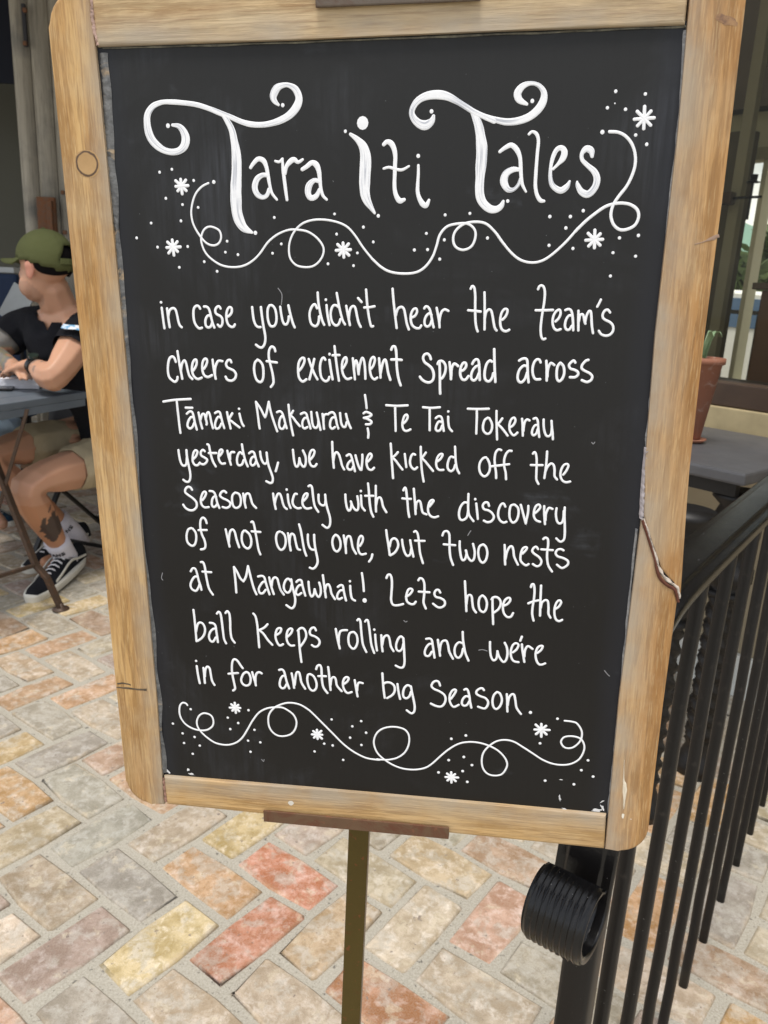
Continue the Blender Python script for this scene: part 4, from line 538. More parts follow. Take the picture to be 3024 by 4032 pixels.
Lp = [(-0.16746,0.51823), (-0.16781,0.48978), (-0.16898,0.45891), (-0.16919,0.42686), (-0.17005,0.39048), (-0.17013,0.34281), (-0.17056,0.29251), (-0.17103,0.23935), (-0.17106,0.19270), (-0.16914,0.14387), (-0.16895,0.09458), (-0.16940,0.06465), (-0.16900,0.02946)]
strip('joint_gap', [(p[0]-.0012, p[1], .0042) for p in Lp], .004, .0002, .0004, SEALD, 1, n=260)
strip('sealant', [(p[0]+.0016, p[1], .0056) for p in Lp], .004, .0003, .0010, SEALG, 7, n=320, jit=.7, label='lumpy grey sealant')
Rp = [(0.16316,0.51904), (0.16431,0.49339), (0.16481,0.46431), (0.16423,0.43277), (0.16488,0.38440), (0.16513,0.34053), (0.16437,0.31458), (0.16419,0.29261)]
strip('joint_gap', [(p[0]+.0014, p[1], .0030) for p in Rp], .003, .0002, .0003, SEALD, 3, n=200)
strip('sealant', [(p[0]-.0002, p[1], .0020) for p in Rp], .002, .0003, .0008, SEALP, 13, n=240, jit=.8)
Rq = [(0.16335,0.24017), (0.16312,0.19338), (0.16321,0.15527), (0.16329,0.09994), (0.16306,0.06184), (0.16300,0.02857)]
strip('sealant', [(p[0]-.0002, p[1], .0016) for p in Rq], .002, .0003, .0008, SEALP, 23, n=200, jit=.8)
Rg = [(0.16400,0.29281), (0.16398,0.27841), (0.16442,0.26051), (0.16503,0.24727)]
strip('glue_bead', [(p[0]+.0004, p[1], .0032) for p in Rg], .003, .0006, .0022, GLUE2, 31, n=60, jit=.2)
Bp = [(-0.16690,0.02518), (-0.11657,0.02482), (-0.05756,0.02500), (0.01879,0.02452), (0.09260,0.02491), (0.16129,0.02585)]
strip('sealant', [(p[0], p[1]+.0012, .0024) for p in Bp], .002, .0003, .0007, plain('navy painted seal', (.03, .04, .065), .4), 41, n=200, jit=.5)
strip('sealant', [(p[0], p[1]+.0000, .0010) for p in Bp], .001, .0008, .0008, SEALP, 43, n=200, jit=.8)
Tp = [(-0.16634,0.52139), (-0.08977,0.52081), (-0.00119,0.52078), (0.08298,0.52111), (0.16304,0.52144)]
strip('sealant', [(p[0], p[1]-.0006, .0010) for p in Tp], .001, .0003, .0005, seal_mat('top seal', (.02, .02, .02), (.20, .19, .14)), 45, n=200, jit=.9)
ck = [(a[0]*.35+b[0]*.65, a[1]*.35+b[1]*.65, .0021) for a, b in zip(ik, uk)]
strip('crack_filler', ck, .003, .0022, .0012, plain('peeling pale glue', (.52, .45, .38), .35, var=.55, scale=150, bump=.8), 51, n=70, jit=.95, label='peeling pale glue in the crack')
strip('crack_gap', [(a[0]+.0005, a[1]+.0001, .0014+.0008*(2 < i < 6)) for i, a in enumerate(ik)], .002, .0034, .0007, plain('raw dark wood', (.10, .03, .015), .8), 53, n=40, jit=.7)
jl = [(-0.16836,0.02667), (-0.16779,0.01594), (-0.16766,0.00460)]
strip('glue_bead', [(p[0]+.0006, p[1], .0030) for p in jl], .003, .0004, .0022, plain('amber glue', (.34, .19, .14), .25, var=.3, scale=80), 61, n=30, jit=.4)
jt = [(-0.17001,0.54494), (-0.17021,0.53722), (-0.16980,0.52941), (-0.16841,0.52175)]
strip('glue_bead', [(p[0]+.0002, p[1], .0034) for p in jt], .003, .0006, .0024, plain('amber glue', (.45, .30, .24), .25, var=.4, scale=60), 63, n=40, jit=.4)
# round wooden plug
c = (-0.18151,0.45798); bm = bmesh.new()
n = 28; rings = []
for rr_, z in ((0.0001, .0001), (.0058, .0001), (.0063, .00015), (.0067, .0001), (.0076, .0001), (.0080, .00005)):
    rings.append([bm.verts.new((c[0]+rr_*math.cos(2*PI*i/n)*(1.02+.03*math.sin(i*1.3)), c[1]+rr_*math.sin(2*PI*i/n)*(1-.04*math.cos(i*.9)), FW+z)) for i in range(n)])
for a, b in zip(rings, rings[1:]):
    for i in range(n): bm.faces.new((a[i], a[(i+1) % n], b[(i+1) % n], b[i]))
bmesh.ops.remove_doubles(bm, verts=bm.verts, dist=.00005)
pm = NT('plug wood', .6); rdist = pm.n('ShaderNodeVectorMath', operation='DISTANCE'); pm.link(pm.src, rdist.inputs[0]); rdist.inputs[1].default_value = (c[0], c[1], FW)
rv = pm.math('ADD', rdist.outputs['Value'], pm.math('MULTIPLY', pm.noise(220, 5), .0019))
gm = pm.n('ShaderNodeMapRange'); pm.link(rv, gm.inputs[0]); gm.inputs[1].default_value = .0068; gm.inputs[2].default_value = .0073
g2m = pm.n('ShaderNodeMapRange'); pm.link(rv, g2m.inputs[0]); g2m.inputs[1].default_value = .0080; g2m.inputs[2].default_value = .0085
pwc = pm.mix(pm.noise(150, 5), (.36, .21, .085), (.50, .32, .14)); pm.col(pm.mix(pm.math('MULTIPLY', gm.outputs[0], pm.math('SUBTRACT', 1., g2m.outputs[0])), pwc, pm.mix(pm.noise(300, 3), (.035, .02, .012), (.16, .09, .045)))); obj('wood_plug', bm, pm.m, board, True)['label'] = 'round wood plug with dark ring'
# marks: thin films of ink or paint lying on the surface
def blob(bm, c, ru, rv, z, seed, rot=0, n=22, rag=.35):
    m = bm.verts.new((c[0], c[1], z+.00006)); o = []
    for i in range(n):
        a = 2*PI*i/n; k = 1+rag*mnoise.noise((math.cos(a)*1.5+seed, math.sin(a)*1.5, seed))+rag*.5*mnoise.noise((math.cos(a)*5+seed, math.sin(a)*5, 3))
        x, y = ru*k*math.cos(a), rv*k*math.sin(a); o.append(bm.verts.new((c[0]+x*math.cos(rot)-y*math.sin(rot), c[1]+x*math.sin(rot)+y*math.cos(rot), z)))
    for i in range(n): bm.faces.new((m, o[i], o[(i+1) % n]))
INK = seal_mat('rubbed black ink', (.05, .035, .025), (.16, .11, .06)); WHT = seal_mat('white filler', (.55, .56, .58), (.80, .80, .80))
ml = [(-0.19747,0.10111), (-0.18915,0.10113), (-0.18129,0.10071), (-0.17380,0.10088)]
strip('ink_mark', [(ml[0][0], ml[0][1], .0006), (ml[1][0], ml[1][1], .0016), (ml[2][0], ml[2][1], .0012), (ml[3][0], ml[3][1], .0020)], .001, FW+.00012, .0001, INK, 71, n=40, jit=.4, label='black marker line across the frame')
mr_ = [(-0.19638,0.10412), (-0.19076,0.10497), (-0.18593,0.10389)]
strip('ink_mark', [(p[0], p[1], .0012) for p in mr_], .001, FW+.00013, .0001, INK, 73, n=30, jit=.6)
pl = [(0.17906,0.41057), (0.18373,0.41192), (0.18833,0.41381), (0.19187,0.41515)]
strip('ink_mark', [(p[0], p[1], .0006+.0014*(i > 1)) for i, p in enumerate(pl)], .001, FW+.00012, .0001, plain('faint brown ink', (.30, .20, .14), .6), 75, n=40, jit=.6)
dr = [(0.16942,0.07459), (0.17029,0.06053), (0.17167,0.05249), (0.17222,0.04224), (0.17250,0.03498)]
strip('paint_drip', [(p[0], p[1], (.0003, .0008, .0028, .0016, .0004)[i]) for i, p in enumerate(dr)], .001, FW+.0001, .0005, plain('cream drip', (.72, .64, .50), .4), 81, n=50, jit=.5, label='dried cream drip on the frame')
bm = bmesh.new(); blob(bm, (0.17247,0.02932), .0009, .0020, FW+.0001, 3); blob(bm, (0.17803,0.02719), .0006, .0003, FW+.0001, 9); obj('paint_drip', bm, plain('cream drip spot', (.78, .73, .62), .4), board)
bm = bmesh.new()
for p, a, b, r in (((0.15448,0.02978), .0034, .0010, .15), ((0.15849,0.03231), .0008, .0024, .5), ((0.15791,0.03751), .0014, .0004, .7), ((0.12851,0.03719), .0006, .0020, .2), ((0.13228,0.02848), .0022, .0006, -.3), ((-0.14527,0.03022), .0022, .0007, -.1), ((-0.16441,0.03103), .0008, .0022, .7), ((-0.14765,0.03377), .0009, .0013, 0), ((0.12858,0.05247), .0011, .0004, 0)):
    blob(bm, p, a, b, .0003, random.uniform(0, 50), r, rag=.9)
obj('filler_spot', bm, WHT, slate)['kind'] = 'stuff'
bm = bmesh.new()
for px in (((-0.06527,0.38551), (-0.06297,0.38173), (-0.06351,0.37563)), ((-0.08984,0.04808), (-0.08835,0.04649), (-0.08789,0.04827)), ((0.06707,0.14847), (0.06963,0.14903), (0.07275,0.14830)), ((0.15134,0.13944), (0.15355,0.13676), (0.15497,0.13555)), ((-0.15567,0.19240), (-0.15671,0.18871), (-0.15590,0.18704)), ((0.05693,0.23035), (0.05818,0.23268), (0.05881,0.23358)), ((0.13129,0.29446), (0.13228,0.29353), (0.13311,0.29468)), ((0.01542,0.16716), (0.01665,0.16611), (0.01769,0.16674))):
    stroke(bm, [(p[0], p[1], .0004) for p in px], .0001)
obj('scratch', bm, plain('chalky scratch', (.22, .22, .23), .7), slate)['kind'] = 'stuff'
bm = bmesh.new(); blob(bm, (-0.06781,0.01460), .0022, .0018, FW+.00008, 5, 0, 22, .3); obj('paint_spot', bm, plain('pale smudge', (.66, .62, .54), .6), board)
kn = (0.18243,0.52255); 
bm = bmesh.new(); blob(bm, kn, .0062, .0022, FW+.00008, 8, -.35, 26, .35); 
kmt = NT('knot', .6); kmt.col(kmt.mix(kmt.ramp(kmt.noise(200, 6, .7, .5), .35, .70), (.13, .065, .045), (.40, .23, .10))); obj('wood_knot', bm, kmt.m, board)

# ================================================================= EASEL
RUST = None
def rust_mat(name, dark, mid, rust, rough=.55, metal=.35, amt=(.5, .62)):
    t = NT(name, rough, metal); n = t.noise(30, 6, .65, .5); c = t.mix(n, dark, mid)
    r = t.ramp(t.noise(38, 7, .72, 1.2), *amt); c = t.mix(r, c, rust); c = t.mix(t.ramp(t.noise(160, 4), .62, .7), c, tuple(x*1.5 for x in rust)); t.col(c)
    t.bump(t.mix(.5, t.noise(200, 4), t.noise(40, 5)), .35, .0008); t.rough(t.math('ADD', rough, t.math('MULTIPLY', r, .2))); return t.m
IRON = rust_mat('olive painted iron', (.080, .056, .012), (.11, .078, .018), (.12, .045, .015), .30, .6, (.60, .68))
CLIP = rust_mat('rusty iron', (.105, .058, .030), (.16, .09, .048), (.13, .050, .025), .6, .25, (.45, .6))
CLIPT = rust_mat('dull iron', (.10, .078, .060), (.15, .12, .09), (.10, .055, .035), .5, .4, (.5, .65))
def bw(u, v, w=0): return BP+BU*u+BV*v+BN*w
pc = (-0.0074,0.5350,0.7650)
ez = thing('easel', 'slim rusted iron easel post gripping the blackboard with two flat clips', 'easel', (pc[0], pc[1], 0))
bm = bmesh.new(); box(bm, (pc[0], pc[1], .62), (.0163, .0100, 1.30), Matrix.Rotation(-.12, 3, 'Z'), .0008); wobj('post', bm, IRON, ez)
bm = bmesh.new(); box(bm, (pc[0], pc[1], .008), (.34, .24, .010), None, .003); wobj('base_plate', bm, IRON, ez)
cl0, cl1 = (-0.08844,-0.00088), (0.05086,0.00685); cb0, cb1 = (-0.08771,0.00729), (0.05077,0.01033)
bm = bmesh.new(); v0 = (-0.08774,-0.00049)[1]; v1 = (0.05106,0.00130)[1]; vt = (-0.08739,0.00807)[1]
u0, u1 = cl0[0], cl1[0]
# an angle iron: front lip, shelf under the frame
for (a0, a1, w0, w1) in ((v0, vt, .0046, .0064), (v0-.0010, v0+.0008, -.016, .0064)):
    M = Matrix(((BU.x, BV.x, BN.x), (BU.y, BV.y, BN.y), (BU.z, BV.z, BN.z)))
    box(bm, bw((u0+u1)/2, (a0+a1)/2, (w0+w1)/2), (u1-u0, a1-a0, w1-w0), M, .0005)
wobj('lower_clip', bm, CLIP, ez)
q0, q1 = (-0.03704,0.53658), (0.05402,0.53465); qb = (-0.03592,0.53530)
bm = bmesh.new(); box(bm, bw((q0[0]+q1[0])/2, qb[1]+.012, .0056), (q1[0]-q0[0], .024, .0020), M, .0008); box(bm, bw((q0[0]+q1[0])/2, qb[1]+.024, -.004), (q1[0]-q0[0], .0020, .022), M, .0006); wobj('upper_clip', bm, CLIPT, ez)

# ================================================================= HANDRAIL
RB, RD3, RN3 = Vector((0.5833,1.1418,0.0000)), Vector((0.5792,0.8152,0.0000)), Vector((0.8152,-0.5792,0.0000))
def rs(s, z, n=0.): return RB+RD3*s+RN3*n+Vector((0, 0, z))
def black_mat(name='black gloss paint', rough=.28):
    t = NT(name, rough, 0, .38); n = t.noise(25, 4); c = t.mix(n, (.0055, .005, .005), (.011, .010, .0095))
    c = t.mix(t.ramp(t.noise(240, 3, .6), .73, .76), c, (.42, .41, .39)); c = t.mix(t.math('MULTIPLY', t.ramp(t.noise(60, 5, .7), .60, .75), .4), c, (.055, .045, .038)); t.col(c)
    t.bump(t.mix(.4, t.noise(70, 4), t.noise(300, 3)), .28, .0012); t.rough(t.math('ADD', rough, t.math('MULTIPLY', n, .15))); return t.m
BLACK = black_mat('black gloss paint', .16); BLACKR = black_mat('black worn paint', .36)
rail = thing('handrail', 'black iron handrail ending in a ribbed scroll above its newel post', 'railing', tuple(rs(-.637, 0)))
HR = .935
path = [(4.2, HR), (2.5, HR), (1.2, HR), (.4, HR), (0, HR), (-.25, HR), (-.40, HR), (-.53, HR-.002), (-.59, HR-.010), (-.632, HR-.032), (-.652, HR-.080), (-.656, HR-.125), (-.657, HR-.170), (-.664, HR-.212)]
c0 = (-.7035, .682); r0 = .0350
for k in range(0, 22):
    a = R(8-k*15); r = r0*(1-.011*k)
    path.append((c0[0]+r*math.cos(a), c0[1]+r*math.sin(a)))
path = [tuple(p) for p in crom(path, 4)]
def railprof(s_along):
    """cross-section across the rail (n) by thickness; ribs fade in near the scroll"""
    w = .0275; top = []; bot = []
    m = 44
    for i in range(m+1):
        x = -w+2*w*i/m; e = max(0, 1-(abs(x)/w)**6)
        dome = .0018*(1-(x/w)**2)+.0045*(abs(x) < w*.62)*min(1, (w*.62-abs(x))/.002)
        rib = .0008*math.cos(x/w*PI*10)
        top.append((x, dome, rib, e))
    return top
bm = bmesh.new(); rows = []
P3 = [rs(s, z) for s, z in path]; L = len(P3); UP = Vector((0, 0, 1)); prev = None
pr = railprof(0); acc = 0
for i, p in enumerate(P3):
    t = (P3[min(i+1, L-1)]-P3[max(i-1, 0)]).normalized(); up = RN3.cross(t); up = up if i else up
    if prev is None: up = up if up.z > 0 else -up
    else: up = up if up.dot(prev) > 0 else -up
    prev = up
    fade_ = max(.15, 1.3-abs(i-112)/45) if i > 50 else .2; z = path[i][1]; k = 0 if i < 36 else min(1, (i-36)/14)   # ribs
    tip = min(1, .30+.7*(L-1-i)/6) if i > L-7 else 1
    kt = max(.45, 1-k)
    top = [bm.verts.new(p+RN3*x+up*((.0075-.0035*k+d*kt)*tip-(.004 if e < .2 else 0))) for x, d, rib, e in pr]
    bot = [bm.verts.new(p+RN3*x*.985-up*((.0060-.0015*k+rib*k*fade_)*tip-(.003 if e < .25 else 0))) for x, d, rib, e in pr[::-1]]
    rows.append(top+bot)
for r1, r2 in zip(rows, rows[1:]):
    m = len(r1)
    for q in range(m): bm.faces.new((r1[q], r1[(q+1) % m], r2[(q+1) % m], r2[q]))
bm.faces.new(rows[0]); bm.faces.new(rows[-1][::-1])
wobj('rail', bm, BLACK, rail, True)
bm = bmesh.new(); sweep(bm, [rs(-.637, 0), rs(-.637, .40), rs(-.637, .56), rs(-.632, .70), rs(-.622, .84)], rect(.028, .032, .005), up=RN3); wobj('newel_post', bm, BLACKR, rail, True)
bp = bmesh.new(); rbal = random.Random(3)
zz = [0, .05, .12, .2, .3, .4, .5, .6, .7, .8, .9, HR-.005]
sweep(bp, [Vector((rbal.uniform(-.0008, .0008), rbal.uniform(-.0008, .0008), z)) for z in zz], rect(.0158, .0158, .0050), up=Vector((1, 0, 0)))
bmesh.ops.recalc_face_normals(bp, faces=bp.faces); bal = bpy.data.meshes.new('baluster'); bp.to_mesh(bal); bp.free(); bal.materials.append(BLACKR)
for p in bal.polygons: p.use_smooth = True
for kk in range(-4, 26):
    s = kk*.1327
    if kk == -5: continue
    o = bpy.data.objects.new('baluster', bal); o.location = rs(s, 0)-rail.location; o.rotation_euler = (0, 0, math.atan2(RD3.y, RD3.x)+rbal.uniform(-.05, .05)); link(o, rail)
for kk in (-4,): pass

# ================================================================= SHOP FRONT (right)
W0, DW, NW = Vector((0.9946,2.4037,0.8300)), Vector((-0.6574,0.7535,0.0000)), Vector((0.7535,0.6574,0.0000))
W0.z = 0
def wp(t, z, d=0.): return W0+DW*t+NW*d+Vector((0, 0, z))
WM = Matrix(((DW.x, NW.x, 0), (DW.y, NW.y, 0), (0, 0, 1)))
def wbox(bm, t0, t1, z0, z1, d0, d1, bev=0): box(bm, wp((t0+t1)/2, (z0+z1)/2, (d0+d1)/2), (abs(t1-t0), abs(d1-d0), z1-z0), WM, bev)
front = thing('shop_front', 'glazed shop front with dark timber sill behind the iron table', 'building', tuple(wp(0, 0)))
PLASTER = plain('ochre plaster', (.30, .235, .13), .85, var=.25, scale=9, bump=.5); DKW = plain('dark stained timber', (.055, .030, .016), .45, var=.4, scale=14)
STONE = plain('yellow sandstone', (.42, .34, .19), .85, var=.3, scale=16, bump=.6)
bm = bmesh.new(); wbox(bm, -3.2, 1.4, 0, .80, .02, .20); wobj('wall', bm, plain('lower wall render', (.33, .28, .19), .9, var=.25, scale=7, bump=.4), front)
t0 = -3.2
while t0 < 1.35:
    bm = bmesh.new(); L_ = random.uniform(.38, .46); wbox(bm, t0+.004, t0+L_-.004, .803, .893, -.012, .20, .004); wobj('plinth_stone', bm, STONE, front); t0 += L_
bm = bmesh.new(); wbox(bm, -3.2, 1.4, .8945, .965, -.005, .16, .004); wobj('sill', bm, DKW, front)
bm = bmesh.new(); wbox(bm, -3.2, 1.4, 3.05, 3.4, .0, .2); wobj('lintel', bm, DKW, front)
for a in (-3.15, 1.33):
    bm = bmesh.new(); wbox(bm, a-.05, a+.05, .966, 3.049, .02, .12, .004); wobj('window_frame', bm, DKW, front)
gm_ = bpy.data.materials.new('shop glass'); gm_.use_nodes = True; gt = gm_.node_tree; gt.nodes.clear()
g_o = gt.nodes.new('ShaderNodeOutputMaterial'); g_m = gt.nodes.new('ShaderNodeMixShader'); g_t = gt.nodes.new('ShaderNodeBsdfTransparent'); g_g = gt.nodes.new('ShaderNodeBsdfGlossy'); g_f = gt.nodes.new('ShaderNodeFresnel')
g_t.inputs[0].default_value = (.93, .92, .84, 1); g_g.inputs['Roughness'].default_value = 0; g_f.inputs[0].default_value = 1.22
gt.links.new(g_f.outputs[0], g_m.inputs[0]); gt.links.new(g_t.outputs[0], g_m.inputs[1]); gt.links.new(g_g.outputs[0], g_m.inputs[2]); gt.links.new(g_m.outputs[0], g_o.inputs[0])
bm = bmesh.new(); wbox(bm, -3.1, 1.28, .967, 3.048, .060, .064); wobj('glass_pane', bm, gm_, front)
bm = bmesh.new(); wbox(bm, -3.2, 1.4, .0, .14, -.006, .018, .003); wobj('skirting', bm, plain('white skirting', (.70, .72, .68), .5), front)
# plain wall that carries on behind the board
wl = thing('side_wall', 'plain rendered wall carrying on from the shop front towards the old timber wall', 'wall', tuple(wp(1.6, 0)))
bm = bmesh.new(); wbox(bm, 1.42, 3.0, 0, 3.4, .0, .2); wobj('wall_face', bm, plain('taupe render', (.22, .19, .15), .9), wl)
# the room and its fittings: built behind the glass in place of reflections
room = thing('shop_room', 'dim cream walled room built in place of the shop window reflections', 'room', tuple(wp(0, 0, 2)))
CREAM = plain('cream wall paint', (.62, .58, .42), .8, var=.06, scale=5, bump=.05); BEIGE = plain('grey beige paint', (.30, .27, .20), .6, var=.08, scale=6)
DARKC = plain('dark stained boards', (.060, .045, .028), .7, var=.3, scale=8); FLOORC = plain('brown floor', (.10, .065, .04), .5, var=.3, scale=5)
D = 3.0
wA, wB, wC, wD = (1.5866,1.8203), (1.4403,1.8142), (1.4087,1.8129), (1.3110,1.8089)
zt = (1.5215,2.0744)[1]; zb = (1.4478,1.5657)[1]; zb2 = zb-.9
bm = bmesh.new(); t_hi = 4.0; t_lo = -3.2
wbox(bm, wA[0], t_hi, 0, 4.0, D, D+.12)                      # left of first window
wbox(bm, wB[0], wA[0], zt, 4.0, D, D+.12); wbox(bm, wB[0], wA[0], 0, zb2, D, D+.12)
wbox(bm, wC[0], wB[0], 0, 4.0, D-.003, D+.123)
wbox(bm, wC[0]-.75, wC[0], zt, 4.0, D, D+.12); wbox(bm, wC[0]-.75, wC[0], 0, zb2, D, D+.12)
wbox(bm, t_lo, wC[0]-.75, 0, 4.0, D, D+.12)
wobj('back_wall', bm, CREAM, room)
bm = bmesh.new()
ph = zt+.05
wbox(bm, wA[0]+.06, wC[0]-.8, zt, zt+.07, D-.03, D-.004, .003); wobj('window_head', bm, plain('window head paint', (.34, .31, .20), .6), room)
for a, b in ((wB[0], wA[0]), (wC[0]-.75, wC[0])):
    bm = bmesh.new(); wbox(bm, a, b, zb2-.05, zb2-.002, D-.04, D+.1); wobj('window_sill', bm, DKW, room)
bm = bmesh.new(); wbox(bm, t_lo, t_hi, 0.001, .02, .21, D+6); wobj('floor', bm, FLOORC, room)
zc = (1.6184,2.6189)[1]
bm = bmesh.new(); wbox(bm, t_lo-1, t_hi, 3.55, 3.6, .21, D-.9); wbox(bm, t_lo-1, 1.0, 3.55, 3.6, D-.9, D-.3); wobj('ceiling', bm, DARKC, room)
for k, dd in enumerate((.7, 1.5, 2.3)):
    bm = bmesh.new(); wbox(bm, t_lo, t_hi, 3.35, 3.549, dd, dd+.14, .006); wobj('ceiling_beam', bm, DARKC, room)
zs = (1.5246,2.3583)[1]
bm = bmesh.new(); wbox(bm, t_lo, t_hi, zs, 3.6, D-.14, D-.003); wobj('bulkhead', bm, DARKC, room)
bm = bmesh.new(); wbox(bm, t_hi, t_hi+.1, 0, 3.6, .2, D+.1); wbox(bm, t_lo-.1, t_lo, 0, 3.6, .2, D+.1); wobj('side_walls', bm, CREAM, room)
# square post in front of the windows
pa, pb = (0.8517,1.7708), (0.8540,2.0482)
pt = (0.8592,1.8837); 
post = thing('interior_post', 'square grey beige post standing inside the shop window', 'post', tuple(wp(pt[0], 0, 1.6)))
bm = bmesh.new(); box(bm, wp(pt[0], 1.35, 1.6), (.052, .052, 2.70), WM, .004); wobj('shaft', bm, BEIGE, post)
bm = bmesh.new(); box(bm, wp(pt[0], 2.715, 1.6), (.075, .075, .03), WM, .003); wobj('cap', bm, BEIGE, post)
bm = bmesh.new(); wbox(bm, pt[0]+.03, pt[0]+.9, 0, 2.0, 1.7, 1.78); part = thing('partition', 'grey beige partition beside the post in the shop', 'partition', tuple(wp(pt[0]+.5, 0, 1.74))); wobj('panel', bm, plain('partition paint', (.12, .10, .07), .7), part)
# iron candle sconce, modelled behind the glass in place of its reflection
cx_ = (0.7439,1.7287); cb_ = (0.7483,1.5704); ctp = (0.7466,1.7507)
scn = thing('candle_sconce', 'black iron candle sconce with round cup bracketed to the post', 'sconce', tuple(wp(cx_[0], 0, 1.5)))
bm = bmesh.new(); k0 = wp(cx_[0], cx_[1], 1.5); k1 = wp(cx_[0], cb_[1], 1.5)
tube(bm, [k1, k0], .0055, 10, up=Vector((1, 0, 0))); wobj('stem', bm, BLACK, scn)
bm = bmesh.new(); lathe(bm, [(.006, 0), (.030, .003), (.030, .007), (.016, .010), (.018, .038), (.014, .038), (.014, .02)], k0, 20); wobj('cup', bm, BLACK, scn, True)
arm0 = wp(cx_[0]-.05, (cx_[1]*.62+cb_[1]*.38), 1.5); arm1 = wp(pt[0], (cx_[1]*.62+cb_[1]*.38), 1.5)
bm = bmesh.new(); tube(bm, [arm0, arm1], .006, 8); wobj('arm', bm, BLACK, scn)
bm = bmesh.new(); box(bm, wp(pt[0]+.01, arm1.z, 1.5), (.085, .05, .055), WM, .006); wobj('wall_box', bm, DKW, scn)
# hanging bulb
bu = (1.0245,2.4382)
blb = thing('pendant_bulb', 'clear glass bulb hanging from the dark ceiling of the shop', 'light bulb', tuple(wp(bu[0], bu[1], 1.9)))
bm = bmesh.new(); lathe(bm, [(.003, -.030), (.012, -.025), (.016, -.010), (.015, .0), (.008, .014), (.007, .03)], wp(bu[0], bu[1], 1.9), 16); wobj('bulb', bm, plain('bulb glass', (.55, .58, .52), .08, bump=0), blb, True)
bm = bmesh.new(); tube(bm, [wp(bu[0], bu[1]+.05, 1.9), wp(bu[0], 3.55, 1.9)], .004, 6, up=Vector((1, 0, 0))); wobj('cord', bm, BLACK, blb)
# skylight opening panel
# dark timber door leaf inside, low
dd = (0.4128,0.9797)
cab = thing('timber_cabinet', 'dark brown timber cabinet inside the shop window', 'cabinet', tuple(wp(-.75, 0, 1.2)))
bm = bmesh.new(); wbox(bm, -1.3, dd[0]+.02, .02, 1.25, 1.1, 1.5, .006); wobj('body', bm, plain('red brown timber', (.085, .032, .014), .45, var=.3, scale=10), cab)
bm = bmesh.new(); wbox(bm, -1.33, dd[0]+.05, 1.252, 1.28, 1.07, 1.53, .004); wobj('top', bm, DKW, cab)
# window reflections rebuilt as things beyond the shop: grass, fence, car, trees, green roofed house
def leafy(name, label, base, h, cr_, seed, mat, n=900, leaf=.09, trunk=True, zc=None, cat='tree'):
    t = thing(name, label, cat, tuple(base)); rnd = random.Random(seed); base = Vector(base); zc = zc or h-cr_*.8
    if trunk:
        bm = bmesh.new(); tube(bm, [base, base+Vector((.05, 0, zc*.5)), base+Vector((0, .06, zc))], .07, 8, up=Vector((1, 0, 0)), scale=[1.2, .9, .5])
        for k in range(5):
            a = rnd.uniform(0, 6.28); tube(bm, [base+Vector((0, 0, zc*.6)), base+Vector((math.cos(a)*cr_*.5, math.sin(a)*cr_*.5, zc+cr_*.3))], .03, 6, up=Vector((1, 0, 0)), scale=[1, .4])
        wobj('trunk', bm, plain('bark', (.08, .06, .045), .9), t)
    bm = bmesh.new(); cl = [(Vector((rnd.gauss(0, cr_*.45), rnd.gauss(0, cr_*.45), rnd.gauss(0, cr_*.38))), rnd.uniform(.25, .5)*cr_) for _ in range(14)]
    for _ in range(n):
        c, r = rnd.choice(cl); p = base+Vector((0, 0, zc+.2*cr_))+c+Vector((rnd.gauss(0, 1), rnd.gauss(0, 1), rnd.gauss(0, 1))).normalized()*r*rnd.uniform(.6, 1)
        if p.z < .05: continue
        u = Vector((rnd.gauss(0, 1), rnd.gauss(0, 1), rnd.gauss(0, 1))).normalized(); v = u.cross(Vector((rnd.gauss(0, 1), rnd.gauss(0, 1), rnd.gauss(0, 1)))).normalized(); s = leaf*rnd.uniform(.6, 1.4)
        bm.faces.new([bm.verts.new(q) for q in (p-u*s, p-v*s*.4, p+u*s, p+v*s*.4)])
    wobj('crown', bm, mat, t); return t
LEAF1 = plain('mid green leaves', (.065, .10, .028), .6, var=.5, scale=3, bump=0); LEAF2 = plain('dark green leaves', (.032, .055, .018), .6, var=.5, scale=3, bump=0)
tl = [((4.3208,1.8430), 1.6, .9, LEAF1, 'broad bushy tree left of the car, in place of a window reflection'), ((4.6117,1.9003), 1.75, 1.0, LEAF2, 'dark tree directly behind the car, in place of a window reflection'), ((4.1972,1.8724), 1.9, 1.0, LEAF1, 'tallest light green tree, in place of a window reflection'), ((5.5880,1.9558), 1.5, .9, LEAF2, 'low dark tree farthest from the car, in place of a window reflection')]
for i, (a, h, r, m, lb) in enumerate(tl): tag(leafy('tree', lb, wp(a[0], 0, (9, 10, 9.5, 11)[i]), h, r, 30+i, m, 1500, .13), group='trees beyond the shop in place of window reflections')
cp = (3.5798,1.4049)
car = thing('parked_car', 'white car with blue tinted windows, in place of a reflected car', 'car', tuple(wp(cp[0]-.6, 0, 7.5)))
bm = bmesh.new(); prof = [(-2.0, .30), (-2.05, .62), (-1.6, .78), (-1.0, .86), (-.5, 1.28), (.9, 1.32), (1.5, .92), (2.0, .85), (2.05, .32)]
for sd in (0, 1): pass
ro = []
for dpt, k in ((-.8, .97), (-.72, 1), (.72, 1), (.8, .97)): ro.append([bm.verts.new(wp(cp[0]-.6+a*k, .02+b*k, 7.5+dpt)) for a, b in prof])
for r1, r2 in zip(ro, ro[1:]):
    for q in range(len(prof)): bm.faces.new((r1[q], r1[(q+1) % len(prof)], r2[(q+1) % len(prof)], r2[q]))
bm.faces.new(ro[0]); bm.faces.new(ro[-1][::-1]); wobj('body', bm, plain('white car paint', (.78, .80, .82), .25, bump=0), car)
bm = bmesh.new(); fs = [bm.verts.new(wp(cp[0]-.6+a, b, 7.5-.812)) for a, b in ((-.92, .90), (-.48, 1.22), (.82, 1.25), (1.3, .93))]; fb = [bm.verts.new(v.co+NW*.01) for v in fs]
